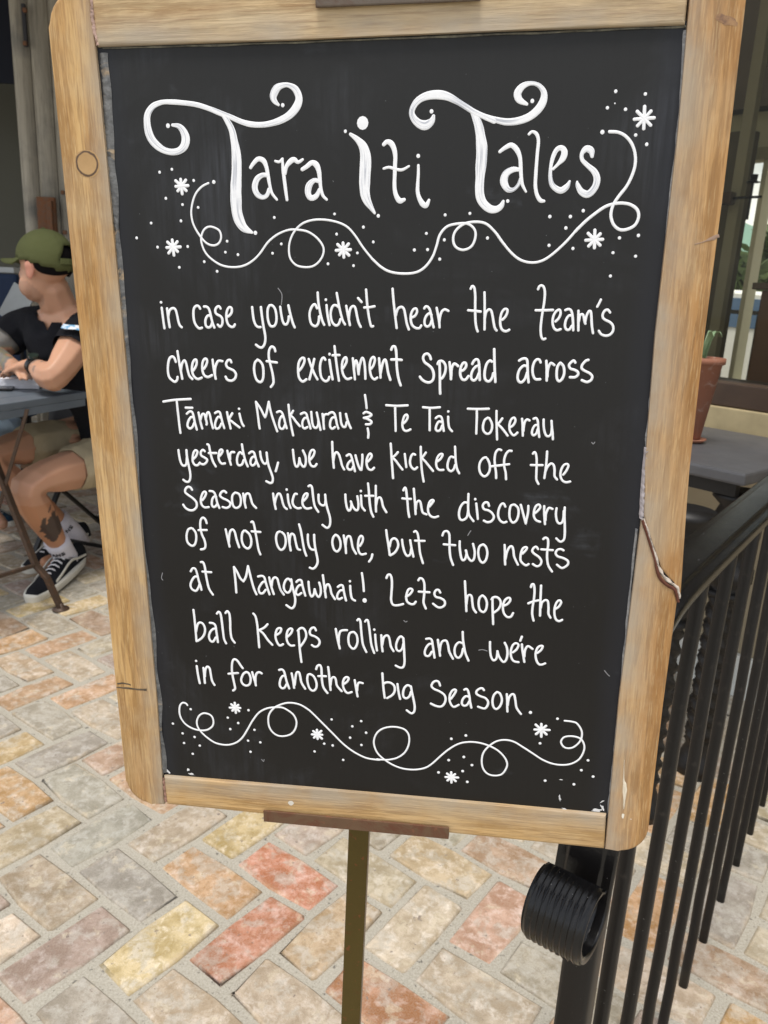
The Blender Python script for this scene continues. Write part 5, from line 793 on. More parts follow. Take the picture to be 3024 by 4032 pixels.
bm.faces.new(fs); bm.faces.new(fb[::-1])
for q in range(4): bm.faces.new((fs[q], fs[(q+1) % 4], fb[(q+1) % 4], fb[q]))
wobj('side_window', bm, plain('blue tinted glass', (.10, .17, .30), .1, bump=0), car)
for a in (-1.25, 1.25):
    bm = bmesh.new(); c = wp(cp[0]-.6+a, .33, 7.5-.80); tube(bm, [c-NW*.05, c+NW*.15], .32, 20); w = wobj('wheel', bm, plain('tyre rubber', (.02, .02, .02), .8), car)
    bm = bmesh.new(); tube(bm, [c-NW*.062, c-NW*.04], .19, 16); wobj('rim', bm, plain('alloy', (.5, .5, .52), .35, .8), w) if False else wobj('rim', bm, plain('alloy', (.5, .5, .52), .35, .8), car)
hp = (6.9801,2.6118)
hs_ = thing('green_roofed_house', 'low cream house with a faded green gabled roof behind the trees', 'house', tuple(wp(hp[0], 0, 14)))
zt_ = (7.1384,2.8564)[1]
bm = bmesh.new(); wbox(bm, hp[0]-.9, hp[0]+4, 0, zt_-.9, 13.2, 17); wobj('wall', bm, CREAM, hs_)
bm = bmesh.new(); a = [wp(hp[0]-1.3, zt_-1.0, 12.9), wp(hp[0]+4.4, zt_-1.0, 12.9), wp(hp[0]+4.4, zt_-1.0, 17.3), wp(hp[0]-1.3, zt_-1.0, 17.3), wp(hp[0]+.6, zt_, 15), wp(hp[0]+2.6, zt_, 15)]
v = [bm.verts.new(p) for p in a]
for q in ((0, 1, 5, 4), (1, 2, 5), (2, 3, 4, 5), (3, 0, 4), (3, 2, 1, 0)): bm.faces.new([v[i] for i in q])
wobj('roof', bm, plain('green roof iron', (.16, .30, .25), .5), hs_)
bf = thing('boundary_fence', 'dark slim barred fence in front of the parked car', 'fence', tuple(wp(0, 0, 5.6)))
bm = bmesh.new(); wbox(bm, -2.5, 4.5, 1.08, 1.12, 5.58, 5.62); wobj('top_rail', bm, BLACK, bf)
bm = bmesh.new(); wbox(bm, -.01, .01, .021, 1.078, 5.59, 5.61); bmesh.ops.translate(bm, verts=bm.verts, vec=-wp(0, 0, 5.6)); pm_ = bpy.data.meshes.new('fence_bar'); bm.to_mesh(pm_); bm.free(); pm_.materials.append(BLACK)
for k in range(44):
    o = bpy.data.objects.new('fence_bar', pm_); o.location = DW*(-2.45+k*.155); link(o, bf)

# ================================================================= IRON TABLE AND POT (right)
tb = thing('iron_side_table', 'heavy black cast iron table with twisted legs below the shop window', 'table', tuple(wp(.3, 0, -.3)))
CAST = black_mat('black cast iron', .42); 
tm = NT('dark slate top', .36, 0, .5); tm.col(tm.mix(tm.noise(7, 5, .6, 1), (.045, .045, .05), (.11, .11, .115))); tm.bump(tm.noise(60, 5), .3, .001); tm.rough(tm.math('ADD', .3, tm.math('MULTIPLY', tm.noise(12, 4), .3)))
fc = (0.8050,1.7270,0.8300); fc = Vector((fc[0], fc[1], 0)); tc_ = (fc-W0).dot(DW); dc_ = (fc-W0).dot(NW)
bm = bmesh.new(); wbox(bm, tc_, tc_+1.5, .800, .830, dc_, -.03, .006); wobj('table_top', bm, tm.m, tb)
bm = bmesh.new(); wbox(bm, tc_+.03, tc_+1.47, .765, .7995, dc_+.03, dc_+.05); wobj('apron', bm, CAST, tb)
def twist_leg(t, d):
    c = wp(t, 0, d); pr = [(.050, .0), (.055, .03), (.042, .05), (.030, .08)]
    z = .09
    while z < .50: pr += [(.031, z), (.040, z+.010), (.031, z+.020)]; z += .024
    pr += [(.026, .52), (.046, .545), (.046, .575), (.028, .59), (.038, .62), (.046, .66), (.046, .70), (.036, .73), (.052, .75), (.052, .764)]
    bm = bmesh.new(); lathe(bm, pr, c, 20)
    for v in bm.verts:   # twist the ribs into a rope
        q = v.co-c
        if q.z > .5: v.co.x, v.co.y = c.x+q.x*1.25, c.y+q.y*1.25
        if .085 < q.z < .505:
            a = math.atan2(q.y, q.x); r = .033+.006*math.sin(3*a+q.z*150); v.co = c+Vector((r*math.cos(a), r*math.sin(a), q.z))
    wobj('leg', bm, CAST, tb, True)
lg = (0.6501,1.6396,0.0000); lg = Vector((lg[0], lg[1], 0)); 
tlg, dlg = (lg-W0).dot(DW), (lg-W0).dot(NW)
twist_leg(tlg, dlg)
for t in (tc_+1.2,): twist_leg(t, dc_+.10); twist_leg(t, -.10)
twist_leg(tc_+.045, dc_+.10)
bm = bmesh.new(); wbox(bm, tc_+.06, tc_+1.4, .16, .20, dc_+.09, dc_+.115, .004); wobj('stretcher', bm, CAST, tb)
pp = (0.8192,2.1079,0.8300); pz = .8305
pot = thing('terracotta_pot', 'tall tapered terracotta pot with a saucer standing on the iron table', 'plant pot', (pp[0], pp[1], pz))
tm2 = NT('terracotta', .8); tm2.col(tm2.mix(tm2.ramp(tm2.noise(22, 6, .65, 1), .55, .72), (.26, .105, .06), (.42, .33, .28))); tm2.bump(tm2.noise(200, 4), .3, .001)
# half width from the photographed right-hand profile
rx = abs((0.6476,1.5500,1.1049)[0]-(0.5757,1.5500,1.1016)[0]); 
pot_h = .225
bm = bmesh.new(); lathe(bm, [(.018, .010), (.022, .012), (.048, pot_h-.018), (.050, pot_h-.017), (.055, pot_h-.015), (.0555, pot_h), (.049, pot_h), (.046, pot_h-.02)], (pp[0], pp[1], pz), 32, cap=True); wobj('pot_body', bm, tm2.m, pot, True)
bm = bmesh.new(); lathe(bm, [(.028, 0), (.038, .008), (.038, .011), (.027, .0085)], (pp[0], pp[1], pz), 28); wobj('saucer', bm, tm2.m, pot, True)
pl_ = thing('potted_succulent', 'pale green spiky succulent growing in the tall terracotta pot', 'plant', (pp[0], pp[1], pz+pot_h-.01))
for k in range(6):
    a = k*2.4; L_ = random.uniform(.03, .05); bm = bmesh.new(); c = Vector((pp[0], pp[1], pz+pot_h-.03)); d = Vector((math.cos(a), math.sin(a), 0)); s = Vector((-d.y, d.x, 0))
    lf = [c+d*L_*x+Vector((0, 0, .03+.07*math.sin(x*2.2))) for x in (0, .3, .6, .85, 1)]
    rws = [[bm.verts.new(p+s*w), bm.verts.new(p-Vector((0, 0, .004))), bm.verts.new(p-s*w)] for p, w in zip(lf, (.006, .009, .008, .004, .0005))]
    for r1, r2 in zip(rws, rws[1:]):
        for q in range(2): bm.faces.new((r1[q], r1[q+1], r2[q+1], r2[q]))
    wobj('leaf', bm, plain('grey green leaf', (.20, .30, .16), .5, bump=0), pl_, True)

# ================================================================= OLD TIMBER WALL, AWNING, BACKGROUND (left)
def weather_mat():
    t = NT('weathered timber', .85); m = t.map((1, 1, .12)); n = t.noise(16, 7, .65, .8, m); g = t.noise(90, 5, .6, .3, t.map((1, 1, .05)))
    c = t.mix(t.ramp(n, .3, .7), (.26, .24, .195), (.46, .42, .34)); c = t.mix(t.math('MULTIPLY', t.ramp(g, .5, .7), .5), c, (.10, .09, .075))
    c = t.mix(t.math('MULTIPLY', t.ramp(t.noise(5, 5), .5, .7), .5), c, (.085, .095, .10)); t.col(c); t.bump(g, .6, .004); return t.m
WTH = weather_mat()
ow = thing('weathered_wall', 'grey weathered timber wall of upright rounded boards behind the man', 'wall', (-1.8, 4.75, 0))
x = -2.105; k = 0
while x < -1.0:
    wd_ = (.098, .106, .112, .10)[k % 4]; bm = bmesh.new(); pr = []
    for i in range(9):
        a = i/8; pr.append((wd_*(a-.5)*.97, -.034*(math.sin(a*PI)**.7)))
    pr += [(wd_*.485, .03), (-wd_*.485, .03)]
    pts = [Vector((x+wd_/2, 4.70+random.uniform(-.003, .003), z)) for z in (0, 1.1, 2.2, 3.4)]
    vs = [[bm.verts.new(p+Vector((a, b, 0))) for a, b in pr] for p in pts]
    for r1, r2 in zip(vs, vs[1:]):
        for q in range(len(pr)): bm.faces.new((r1[q], r1[(q+1) % len(pr)], r2[(q+1) % len(pr)], r2[q]))
    bm.faces.new(vs[0][::-1]); bm.faces.new(vs[-1]); wobj('board', bm, WTH, ow); x += wd_; k += 1
bm = bmesh.new(); box(bm, (-1.55, 4.78, 1.7), (1.11, .05, 3.4)); wobj('backing', bm, plain('dark backing', (.03, .03, .028), .8), ow)
rf = (-1.9500,4.6200,1.5193); RUSTY = rust_mat('rusty fitting', (.12, .07, .045), (.20, .12, .075), (.22, .09, .04), .8, .1, (.4, .6))
bm = bmesh.new(); box(bm, (rf[0], rf[1]+.02, rf[2]-.12), (.10, .03, .36), None, .004); box(bm, (rf[0]+.028, rf[1]-.005, rf[2]-.13), (.03, .03, .34), None, .003); wobj('rusty_channel', bm, RUSTY, ow)
for p in ((-1.9890,4.6300,2.4839), (-2.0014,4.6300,2.3308), (-1.8512,4.6300,1.6059), (-1.8539,4.6300,1.3983)):
    bm = bmesh.new(); box(bm, (p[0], p[1], p[2]), (.022, .016, .022), None, .006); wobj('bolt', bm, RUSTY, ow)
bm = bmesh.new(); p = (-2.0011,4.6450,2.4175); box(bm, p, (.020, .02, .20), None, .004); wobj('dark_slot', bm, plain('dark slot', (.03, .03, .035), .7), ow)
bgw = thing('grey_green_wall', 'shaded grey green rendered wall at the far left behind the tables', 'wall', (-4.4, 6.6, 0))
bm = bmesh.new(); box(bm, (-3.9, 6.65, 1.7), (5.0, .12, 3.4)); wobj('wall_face', bm, plain('grey green render', (.105, .105, .085), .9, var=.1, scale=3), bgw)
awn = thing('navy_awning', 'dark navy awning hanging at the top left behind the timber wall', 'awning', (-2.9, 5.6, 2.2))
ac = (-2.5046,5.5000,2.3210); ad = (-2.4590,5.5000,2.2897)
bm = bmesh.new(); box(bm, (-3.0, 5.55, ac[2]+.85), (2.2, .03, 1.7)); NAVY = plain('navy canvas', (.004, .007, .018), .8); wobj('valance', bm, NAVY, awn)
# veranda roof that shades the table area
vr = thing('veranda_roof', 'timber veranda roof over the cafe tables', 'roof', (-2.2, 4.2, 2.9))
bm = bmesh.new(); box(bm, (-1.95, 4.5, 2.95), (4.7, 4.0, .06)); wobj('roof_sheet', bm, DARKC, vr)

# ================================================================= CAFE TABLE AND THINGS ON IT (left)
TE0 = Vector(((-1.2888,2.5901,0.7600)[0], (-1.2888,2.5901,0.7600)[1], 0)); TE1 = Vector(((-1.1482,2.9648,0.7600)[0], (-1.1482,2.9648,0.7600)[1], 0))
TDv = (TE1-TE0).normalized(); TNv = Vector((-TDv.y, TDv.x, 0))
TM = Matrix(((TDv.x, TNv.x, 0), (TDv.y, TNv.y, 0), (0, 0, 1)))
def tp(a, b, z): return TE0+TDv*a+TNv*b+Vector((0, 0, z))
ct = thing('bistro_table', 'blue grey folding bistro table with brown crossed metal legs', 'table', tuple(tp(.1, .3, 0)))
BG = NT('blue grey table paint', .38); BG.col(BG.mix(BG.noise(10, 5), (.085, .105, .13), (.14, .165, .19))); BG = BG.m
BRM = rust_mat('brown painted steel', (.050, .032, .022), (.085, .055, .038), (.11, .06, .035), .5, .3)
for k in range(6):
    bm = bmesh.new(); box(bm, tp(-.10, .052+k*.104, .7475), (1.02, .1025, .025), TM, .003); wobj('table_slat', bm, BG, ct)
bm = bmesh.new(); box(bm, tp(-.10, .004, .7210), (1.0, .006, .0270), TM, .001); wobj('edge_strip', bm, BG, ct)
lfoot = Vector((-1.1640,2.6533,0.0000)); 
def crossleg(b):
    o = tp(0, b, 0)-tp(0, 0, 0)
    a1 = Vector((-1.2494,2.7000,0.7309)); a2 = Vector((-1.3352,2.6600,0.4693)); a3 = Vector((-1.2374,2.6400,0.1789)); a4 = Vector((-1.1976,2.6350,0.1343)); a5 = Vector(lfoot)+Vector((0, 0, .012))
    bm = bmesh.new(); sweep(bm, [a1+o, a2+o-Vector((.03, 0, .10))], rect(.034, .012, .002)); wobj('leg', bm, BRM, ct)
    bm = bmesh.new(); sweep(bm, [a2+o+(a2-a3)*.35, a2+o, a3+o, a4+o, a5+o], rect(.026, .016, .003)); L = wobj('leg', bm, BRM, ct)
    bm = bmesh.new(); lathe(bm, [(.026, 0.004), (.030, .006), (.030, .010), (.012, .014), (.010, .03)], a5+o-Vector((0, 0, .012)), 16); wobj('foot', bm, BRM, ct, True)
    bm = bmesh.new(); e = Vector((-1.2707,2.4500,0.2075)); sweep(bm, [a3+o, e+o, e+o+(e-a3)*1.2], rect(.016, .012, .002)); wobj('stretcher', bm, BRM, ct)
crossleg(0); crossleg(.48)
pt_ = (-1.4390,3.0267,0.7800)
pap = thing('paper_stack', 'thick white stack of folded papers on the bistro table', 'papers', (pt_[0], pt_[1], .7605))
for k in range(7):
    bm = bmesh.new(); box(bm, (pt_[0]-.06+random.uniform(-.003, .003), pt_[1]+.02, .7640+k*.0052), (.30, .23, .0046), Matrix.Rotation(.25+random.uniform(-.02, .02), 3, 'Z'), .001); wobj('sheet_bundle', bm, plain('white paper', (.78, .79, .84), .7, bump=0, var=.03), pap)
sg = (-1.4718,3.0938,0.8200)
sgl = thing('sunglasses', 'black folded sunglasses lying on the white papers', 'sunglasses', (sg[0], sg[1], .80))
for s_ in (-1, 1):
    bm = bmesh.new(); c = Vector((sg[0]+s_*.033, sg[1]-.02, .826)); tube(bm, [c-Vector((0, .002, 0)), c+Vector((0, .002, 0))], .024, 16, up=Vector((0, 0, 1)), scale=[1, .96]); wobj('lens', bm, plain('dark lens', (.008, .008, .012), .08, bump=0), sgl, True)
    bm = bmesh.new(); tube(bm, [c+Vector((s_*.024, 0, .01)), c+Vector((s_*.026, .07, .0)), c+Vector((s_*-.01, .12, -.018))], .003, 6); wobj('temple_arm', bm, BLACK, sgl)
bm = bmesh.new(); tube(bm, [Vector((sg[0]-.012, sg[1]-.02, .832)), Vector((sg[0]+.012, sg[1]-.02, .832))], .003, 6); wobj('bridge', bm, BLACK, sgl)
pn = (-1.4526,3.0595,0.8000)
pen = thing('black_pen', 'black marker pen lying on the edge of the papers', 'pen', (pn[0], pn[1], .80))
bm = bmesh.new(); tube(bm, [Vector((pn[0]-.03, pn[1]-.01, .803)), Vector((pn[0]+.085, pn[1]-.005, .803))], .006, 10); wobj('barrel', bm, BLACK, pen)
fn = (-1.4313,2.9021,0.7650)
phn = thing('phone', 'black phone lying at the left of the bistro table', 'phone', (fn[0], fn[1], .7605))
bm = bmesh.new(); box(bm, (fn[0]-.03, fn[1]+.0, .766), (.13, .07, .009), Matrix.Rotation(.3, 3, 'Z'), .003); wobj('case', bm, BLACK, phn)

# ================================================================= MAN
def skin_mesh(chains, levels=1):
    """chains: list of [(pos, radius)...]; first vertex of a chain equal to an existing one is merged"""
    bm = bmesh.new(); lay = bm.verts.layers.skin.verify(); idx = {}
    first = True
    for ch in chains:
        pv = None
        for p, r in ch:
            key = tuple(round(x, 4) for x in p)
            if key in idx: v = idx[key]
            else:
                v = bm.verts.new(p); idx[key] = v; rr2 = r if isinstance(r, tuple) else (r, r); v[lay].radius = rr2
                if first: v[lay].use_root = True; first = False
            if pv is not None and pv is not v and bm.edges.get((pv, v)) is None: bm.edges.new((pv, v))
            pv = v
    me = bpy.data.meshes.new('tmp'); bm.to_mesh(me); bm.free(); o = bpy.data.objects.new('tmp', me); COL.objects.link(o)
    o.modifiers.new('s', 'SKIN'); m = o.modifiers.new('d', 'SUBSURF'); m.levels = levels; m.render_levels = levels
    apply_mods(o); me = o.data; bpy.data.objects.remove(o); return me
def ell(bm, c, r, M=None, sub=3):
    q = bmesh.ops.create_icosphere(bm, subdivisions=sub, radius=1)['verts']
    for v in q:
        p = Vector((v.co.x*r[0], v.co.y*r[1], v.co.z*r[2])); v.co = (M @ p if M is not None else p)+Vector(c)
    return q
def remesh(parts, vox, smooth=3):
    bm = bmesh.new()
    for p in parts: bm.from_mesh(p)
    me = bpy.data.meshes.new('tmp'); bm.to_mesh(me); bm.free(); o = bpy.data.objects.new('tmp', me); COL.objects.link(o)
    m = o.modifiers.new('r', 'REMESH'); m.mode = 'VOXEL'; m.voxel_size = vox
    s = o.modifiers.new('s', 'SMOOTH'); s.iterations = smooth; s.factor = .5
    apply_mods(o); me = o.data; bpy.data.objects.remove(o); return me
def put(me, name, mat, parent):
    off = Vector(); p = parent
    while p is not None: off += p.location; p = p.parent
    me.transform(Matrix.Translation(-off)); me.materials.append(mat)
    for q in me.polygons: q.use_smooth = True
    o = bpy.data.objects.new(name, me); return link(o, parent)
def lerp(a, b, k): return Vector(a).lerp(Vector(b), k)
def hand(wrist, fdir, palm_n, thumb_side, curl=.5):
    f = fdir.normalized(); s = f.cross(palm_n).normalized()*thumb_side; n = palm_n.normalized(); ch = []
    k = wrist+f*.045; ch.append([(wrist, (.024, .018)), (wrist+f*.03, (.034, .016)), (wrist+f*.06, (.036, .015)), (wrist+f*.078, (.034, .013))])
    for i, (sd, L_) in enumerate(((.030, .070), (.010, .078), (-.010, .073), (-.029, .058))):
        a = wrist+f*.078; b = wrist+f*.080+s*sd; d = f
        pts = [(a, (.034, .013)), (b, .0095)]
        for j in range(3):
            d = (d+n*curl*(.55)).normalized(); b = b+d*L_*(.45, .32, .23)[j]; pts.append((b, (.009, .008, .007)[j]))
        ch.append(pts)
    t0 = wrist+f*.03; ch.append([(t0, (.034, .016)), (t0+s*.035+f*.01, .012), (t0+s*.052+f*.035+n*.008, .010), (t0+s*.055+f*.06+n*.02, .008)])
    return ch
man = thing('person', 'man in olive cap, black t-shirt, khaki shorts and black sneakers sitting at the bistro table', 'person', (-1.2221,2.8322,0.0000))
F = Vector((-.34, -.94, 0)).normalized(); SD = Vector((F.y, -F.x, 0))
hipN, kneeN, ankN = Vector((-1.1312,3.2000,0.4589)), Vector((-1.3120,2.7400,0.4476)), Vector((-1.2731,2.9900,0.0828))
hipF, kneeF, ankF = Vector((-1.3181,3.3600,0.5112)), Vector((-1.5430,2.9200,0.5087)), Vector((-1.3101,3.2200,0.0871))
pel, wai, che, nec, hd = Vector((-1.1454,3.2600,0.5219)), Vector((-1.1800,3.2600,0.6811)), Vector((-1.2479,3.1200,0.9066)), Vector((-1.2628,3.0600,1.0568)), Vector((-1.2873,3.0000,1.1971))
shN, elN, wrN = Vector((-1.1557,3.0200,0.9841)), Vector((-1.1971,2.8000,0.8178)), Vector((-1.3100,2.9000,0.8636))
shF, elF, wrF = Vector((-1.4832,3.2000,0.9691)), Vector((-1.5595,3.0800,0.8708)), Vector((-1.4107,2.9800,0.8362))
toeN, toeF = Vector((-1.3037,2.7200,0.0205)), Vector((-1.4053,2.9500,0.0308))
HX = Vector((-.96, .28, -.06)).normalized(); HZ = Vector((0.05, .03, 1)).normalized(); HY = HZ.cross(HX).normalized(); HZ = HX.cross(HY).normalized()
HM = Matrix(((HX.x, HY.x, HZ.x), (HX.y, HY.y, HZ.y), (HX.z, HY.z, HZ.z)))
def hl(x, y, z): return hd+HX*x+HY*y+HZ*z
legs = []
for h, k, a, tt in ((hipN, kneeN, ankN, toeN), (hipF, kneeF, ankF, toeF)):
    legs.append([(pel, (.12, .13)), (h, .098), (lerp(h, k, .35), .090), (lerp(h, k, .7), .078), (k, .071), (lerp(k, a, .18), .062), (lerp(k, a, .36), .066), (lerp(k, a, .62), .050), (lerp(k, a, .88), .034), (a, .036), (lerp(a, tt, .35)-Vector((0, 0, .03)), .034), (lerp(a, tt, .8), .028)])
arms = []
for s_, e, w, c_ in ((shN, elN, wrN, 1), (shF, elF, wrF, -1)):
    arms.append([(che+Vector((0, 0, .06)), (.085, .075)), (s_, .074), (lerp(s_, e, .3), .070), (lerp(s_, e, .7), .062), (e, .056), (lerp(e, w, .25), .058), (lerp(e, w, .65), .042), (w, (.027, .023))])
body_ch = [[(pel, (.12, .13)), (wai, (.09, .10)), (che, (.085, .10)), (che+Vector((0, 0, .06)), (.085, .075)), (nec, .072), (lerp(nec, hd, .5), .066), (hl(-.03, 0, -.03), .06)]] + legs + arms
body_ch += hand(wrN, (Vector((-1.3889,2.9300,0.8422))-wrN), Vector((0, 0, -1)), 1) + hand(wrF, (Vector((-1.3382,2.9000,0.8365))-wrF), Vector((0, 0, -1)), -1)
sk = skin_mesh(body_ch, 1)
hb = bmesh.new()
ell(hb, hl(-.012, 0, .035), (.098, .076, .090), HM); ell(hb, hl(.028, 0, -.035), (.066, .058, .078), HM); ell(hb, hl(.050, 0, -.088), (.034, .040, .028), HM, 2)
ell(hb, hl(.096, 0, -.018), (.016, .012, .022), HM, 2); ell(hb, hl(.092, 0, .004), (.012, .010, .022), HM, 2); ell(hb, hl(.086, 0, -.058), (.010, .022, .008), HM, 2); ell(hb, hl(.084, 0, -.070), (.010, .020, .007), HM, 2); ell(hb, hl(.082, 0, .040), (.014, .045, .010), HM, 2)
for s_ in (-1, 1):
    ell(hb, hl(.050, s_*.040, -.06), (.030, .022, .040), HM, 2); ell(hb, hl(-.005, s_*.078, -.012), (.020, .008, .033), HM @ Matrix.Rotation(-.15, 3, 'Y'), 2); ell(hb, hl(-.004, s_*.083, .008), (.019, .007, .017), HM, 2)
hm = bpy.data.meshes.new('tmp'); hb.to_mesh(hm); hb.free()
bodym = remesh([sk, hm], .0062, 4)
# skin colour with flat tattoos as vertex colours
ca = bodym.color_attributes.new('Col', 'FLOAT_COLOR', 'POINT')
tatt = lerp(kneeN, ankN, .50)
for i, v in enumerate(bodym.vertices):
    c = Vector((.52, .285, .18)); p = v.co; warm = mnoise.noise(p*9)*.10; c = c*(1+warm)
    if (p-kneeN).length < .5 and p.z < kneeN.z-.08: c = c.lerp(Vector((.46, .215, .105)), .7)
    q = p-tatt; d = (kneeN-ankN).normalized(); al = q.dot(d); lat = q.dot(Vector((.92, .38, 0)))
    if q.length < .14 and p.z > .12 and v.normal.dot(Vector((.38, -.92, 0))) > -.1:
        sh = (al/.075)**2+((lat-.022+al*.15)/.034)**2+1.1*mnoise.noise(Vector((al*38, lat*55, 2)))
        if sh < .95: c = c.lerp(Vector((.03, .03, .03)), .93)
    if (p-lerp(wrN, elN, .35)).length < .06:
        if mnoise.noise(p*45) > .12: c = c.lerp(Vector((.09, .10, .10)), .6)
    if min((p-lerp(shF, elF, k)).length for k in (.5, .7, .9, 1)) < .075 or min((p-lerp(elF, wrF, k)).length for k in (.2, .4, .6)) < .055:
        a = mnoise.noise(p*30); c = c.lerp(Vector((.06, .13, .14)) if a > .1 else (Vector((.10, .16, .11)) if a > -.15 else Vector((.35, .17, .10))), .75)
    if (p-hl(.05, 0, -.07)).length < .065 and (p-hd).dot(HZ) < -.045: c = c.lerp(Vector((.20, .13, .10)), .35)
    if (p-hl(-.004, 0, 0)).dot(HY)**2 > .0049 and (p-hl(-.004, 0, 0)).length < .10: c = c.lerp(Vector((.60, .22, .17)), .5)
    ca.data[i].color = (*c, 1)
skm = NT('skin', .5, 0, .4); at = skm.n('ShaderNodeAttribute'); at.attribute_name = 'Col'; skm.col(skm.mix(skm.math('MULTIPLY', skm.noise(120, 4), .06), at.outputs['Color'], (.45, .2, .13)))
skm.b.inputs['Subsurface Weight'].default_value = .08; skm.b.inputs['Subsurface Scale'].default_value = .01; skm.bump(skm.noise(400, 3), .15, .0006)
SKIN = skm.m
body_o = put(bodym, 'body', SKIN, man)
from mathutils.bvhtree import BVHTree
def seg_d(p, a, b):
    k = max(0, min(1, (p-a).dot(b-a)/(b-a).length_squared)); return (p-a-(b-a)*k).length
handN = wrN+(Vector((-1.3889,2.9300,0.8422))-wrN).normalized()*.19; handF = wrF+(Vector((-1.3382,2.9000,0.8365))-wrF).normalized()*.19
def tuck(body, me, test, rng=.07):
    bv = BVHTree.FromPolygons([v.co.copy() for v in me.vertices], [tuple(p.vertices) for p in me.polygons]); off = man.location
    for v in body.data.vertices:
        p = v.co+off
        if not test(p): continue
        loc, nn, idx, dist = bv.find_nearest(p, rng)
        if loc is not None and (p-loc).dot(nn) > -.008: v.co = loc-nn*.009-off
def cloth(name, col, var=.25, scale=7):
    t = NT(name, .9, 0, .2); t.col(t.mix(t.noise(scale, 4, .5, .5), tuple(x*(1-var) for x in col), tuple(x*(1+var) for x in col)))
    w = t.noise(14, 4, .55, 1.5); t.bump(t.mix(.25, w, t.noise(900, 2)), .7, .012); return t.m
def folds(me, amp, f):
    for v in me.vertices: v.co += v.normal*amp*(mnoise.noise(v.co*f)+.5*mnoise.noise(v.co*f*2.3))
TS = cloth('black jersey', (.0075, .008, .011), .3)
tsc = [[(pel+Vector((0, 0, -.045)), (.160, .178)), (pel+Vector((0, 0, .03)), (.154, .172)), (wai, (.142, .165)), (che, (.146, .180)), (che+Vector((0, 0, .065)), (.140, .115)), (lerp(che, nec, .80), (.084, .084)), (lerp(che, nec, 1.05), (.08, .08))]]
for s_, e, k in ((shN, elN, .42), (shF, elF, .50)): tsc.append([(che+Vector((0, 0, .065)), (.140, .115)), (s_, .086), (lerp(s_, e, k*.6), .083), (lerp(s_, e, k), .080), (lerp(s_, e, k+.25), .078)])
tm_ = remesh([skin_mesh(tsc, 1)], .008, 3)
tuck(body_o, tm_, lambda p: (p-lerp(che, nec, .80)).dot((nec-che).normalized()) < 0 and all((p-lerp(s_, e, k)).dot((e-s_).normalized()) < 0 or (p-lerp(s_, e, k)).length > .25 for s_, e, k in ((shN, elN, .42), (shF, elF, .50))) and p.z > pel.z-.05 and seg_d(p, elN, wrN) > .070 and seg_d(p, elF, wrF) > .070 and seg_d(p, wrN, handN) > .055 and seg_d(p, wrF, handF) > .055)
bmt = bmesh.new(); bmt.from_mesh(tm_)      # V neck and open sleeves: cut along planes
def plane_cut(b, co, no, test):
    """split along a plane, then remove the faces for which test is true"""
    co = Vector(co); no = Vector(no).normalized()
    bmesh.ops.bisect_plane(b, geom=b.verts[:]+b.edges[:]+b.faces[:], plane_co=co, plane_no=no, dist=1e-5)
    if test: bmesh.ops.delete(b, geom=[f for f in b.faces if test(f.calc_center_median())], context='FACES')
nu = (nec-che).normalized()
plane_cut(bmt, lerp(che, nec, .86), nu, lambda p: (p-lerp(che, nec, .86)).dot(nu) > 0 and (p-nec).length < .088)
for s_, e, k in ((shN, elN, .42), (shF, elF, .50)):
    d_ = (e-s_).normalized(); c_ = lerp(s_, e, k); plane_cut(bmt, c_, d_, lambda p, c_=c_, d_=d_, s_=s_, e=e: (p-c_).dot(d_) > 0 and (p-c_).length < .20 and seg_d(p, s_, e) < .10)
FV = (F+Vector((.25, 0, 0))).normalized(); SV = Vector((FV.y, -FV.x, 0)); vb = nec+F*.08+Vector((0, 0, -.080))
n1 = (SV*1.0+Vector((0, 0, -.55))); n2 = (-SV*1.0+Vector((0, 0, -.55))); n1.normalize(); n2.normalize()
plane_cut(bmt, vb, n1, None); plane_cut(bmt, vb, n2, lambda p: (p-vb).dot(n1) < 0 and (p-vb).dot(n2) < 0 and (p-vb).dot(FV) > -.12 and (p-nec).length < .15)
bmt.to_mesh(tm_); bmt.free(); tm_.update(); folds(tm_, .005, 9); o = put(tm_, 't_shirt', TS, man)
lo = lerp(shN, elN, .28)
bm = bmesh.new(); d = (elN-shN).normalized(); out_ = Vector((.1, -1, .1)); out_ = (out_-d*out_.dot(d)).normalized(); sdv = d.cross(out_)
for i, (a, b, w_, h_, cc) in enumerate(((.0, 0, .085, .026, 0),)):
    c = lerp(shN, elN, .30)+out_*.088; rws = []
    for q in range(7):
        th_ = (q/6-.5)*1.15; p = lerp(shN, elN, .30)+(out_*math.cos(th_)+sdv*math.sin(th_))*.0905; rws.append((bm.verts.new(p-d*.012-d*.008*math.sin(q)), bm.verts.new(p+d*.012-d*.008*math.sin(q))))
    for r1, r2 in zip(rws, rws[1:]): bm.faces.new((r1[0], r2[0], r2[1], r1[1]))
pmx = NT('sleeve print', .7); pmx.col(pmx.mix(pmx.ramp(pmx.noise(45, 3), .45, .55), (.72, .74, .78), (.12, .36, .60))); wobj('sleeve_print', bm, pmx.m, o)
SHO = cloth('khaki twill', (.40, .335, .22), .10)
shc = [[(pel+Vector((0, 0, .02)), (.145, .165)), (pel-Vector((0, 0, .04)), (.14, .15)), (hipN, .118), (lerp(hipN, kneeN, .30), .110), (lerp(hipN, kneeN, .62), .106)], [(pel-Vector((0, 0, .04)), (.14, .15)), (hipF, .118), (lerp(hipF, kneeF, .35), .108), (lerp(hipF, kneeF, .75), .104)]]
sm_ = remesh([skin_mesh(shc, 1)], .008, 3)
tuck(body_o, sm_, lambda p: p.z < pel.z+.02 and all((p-lerp(h, k, e)).dot((k-h).normalized()) < 0 or (p-lerp(h, k, e)).length > .2 for h, k, e in ((hipN, kneeN, .50), (hipF, kneeF, .62))))
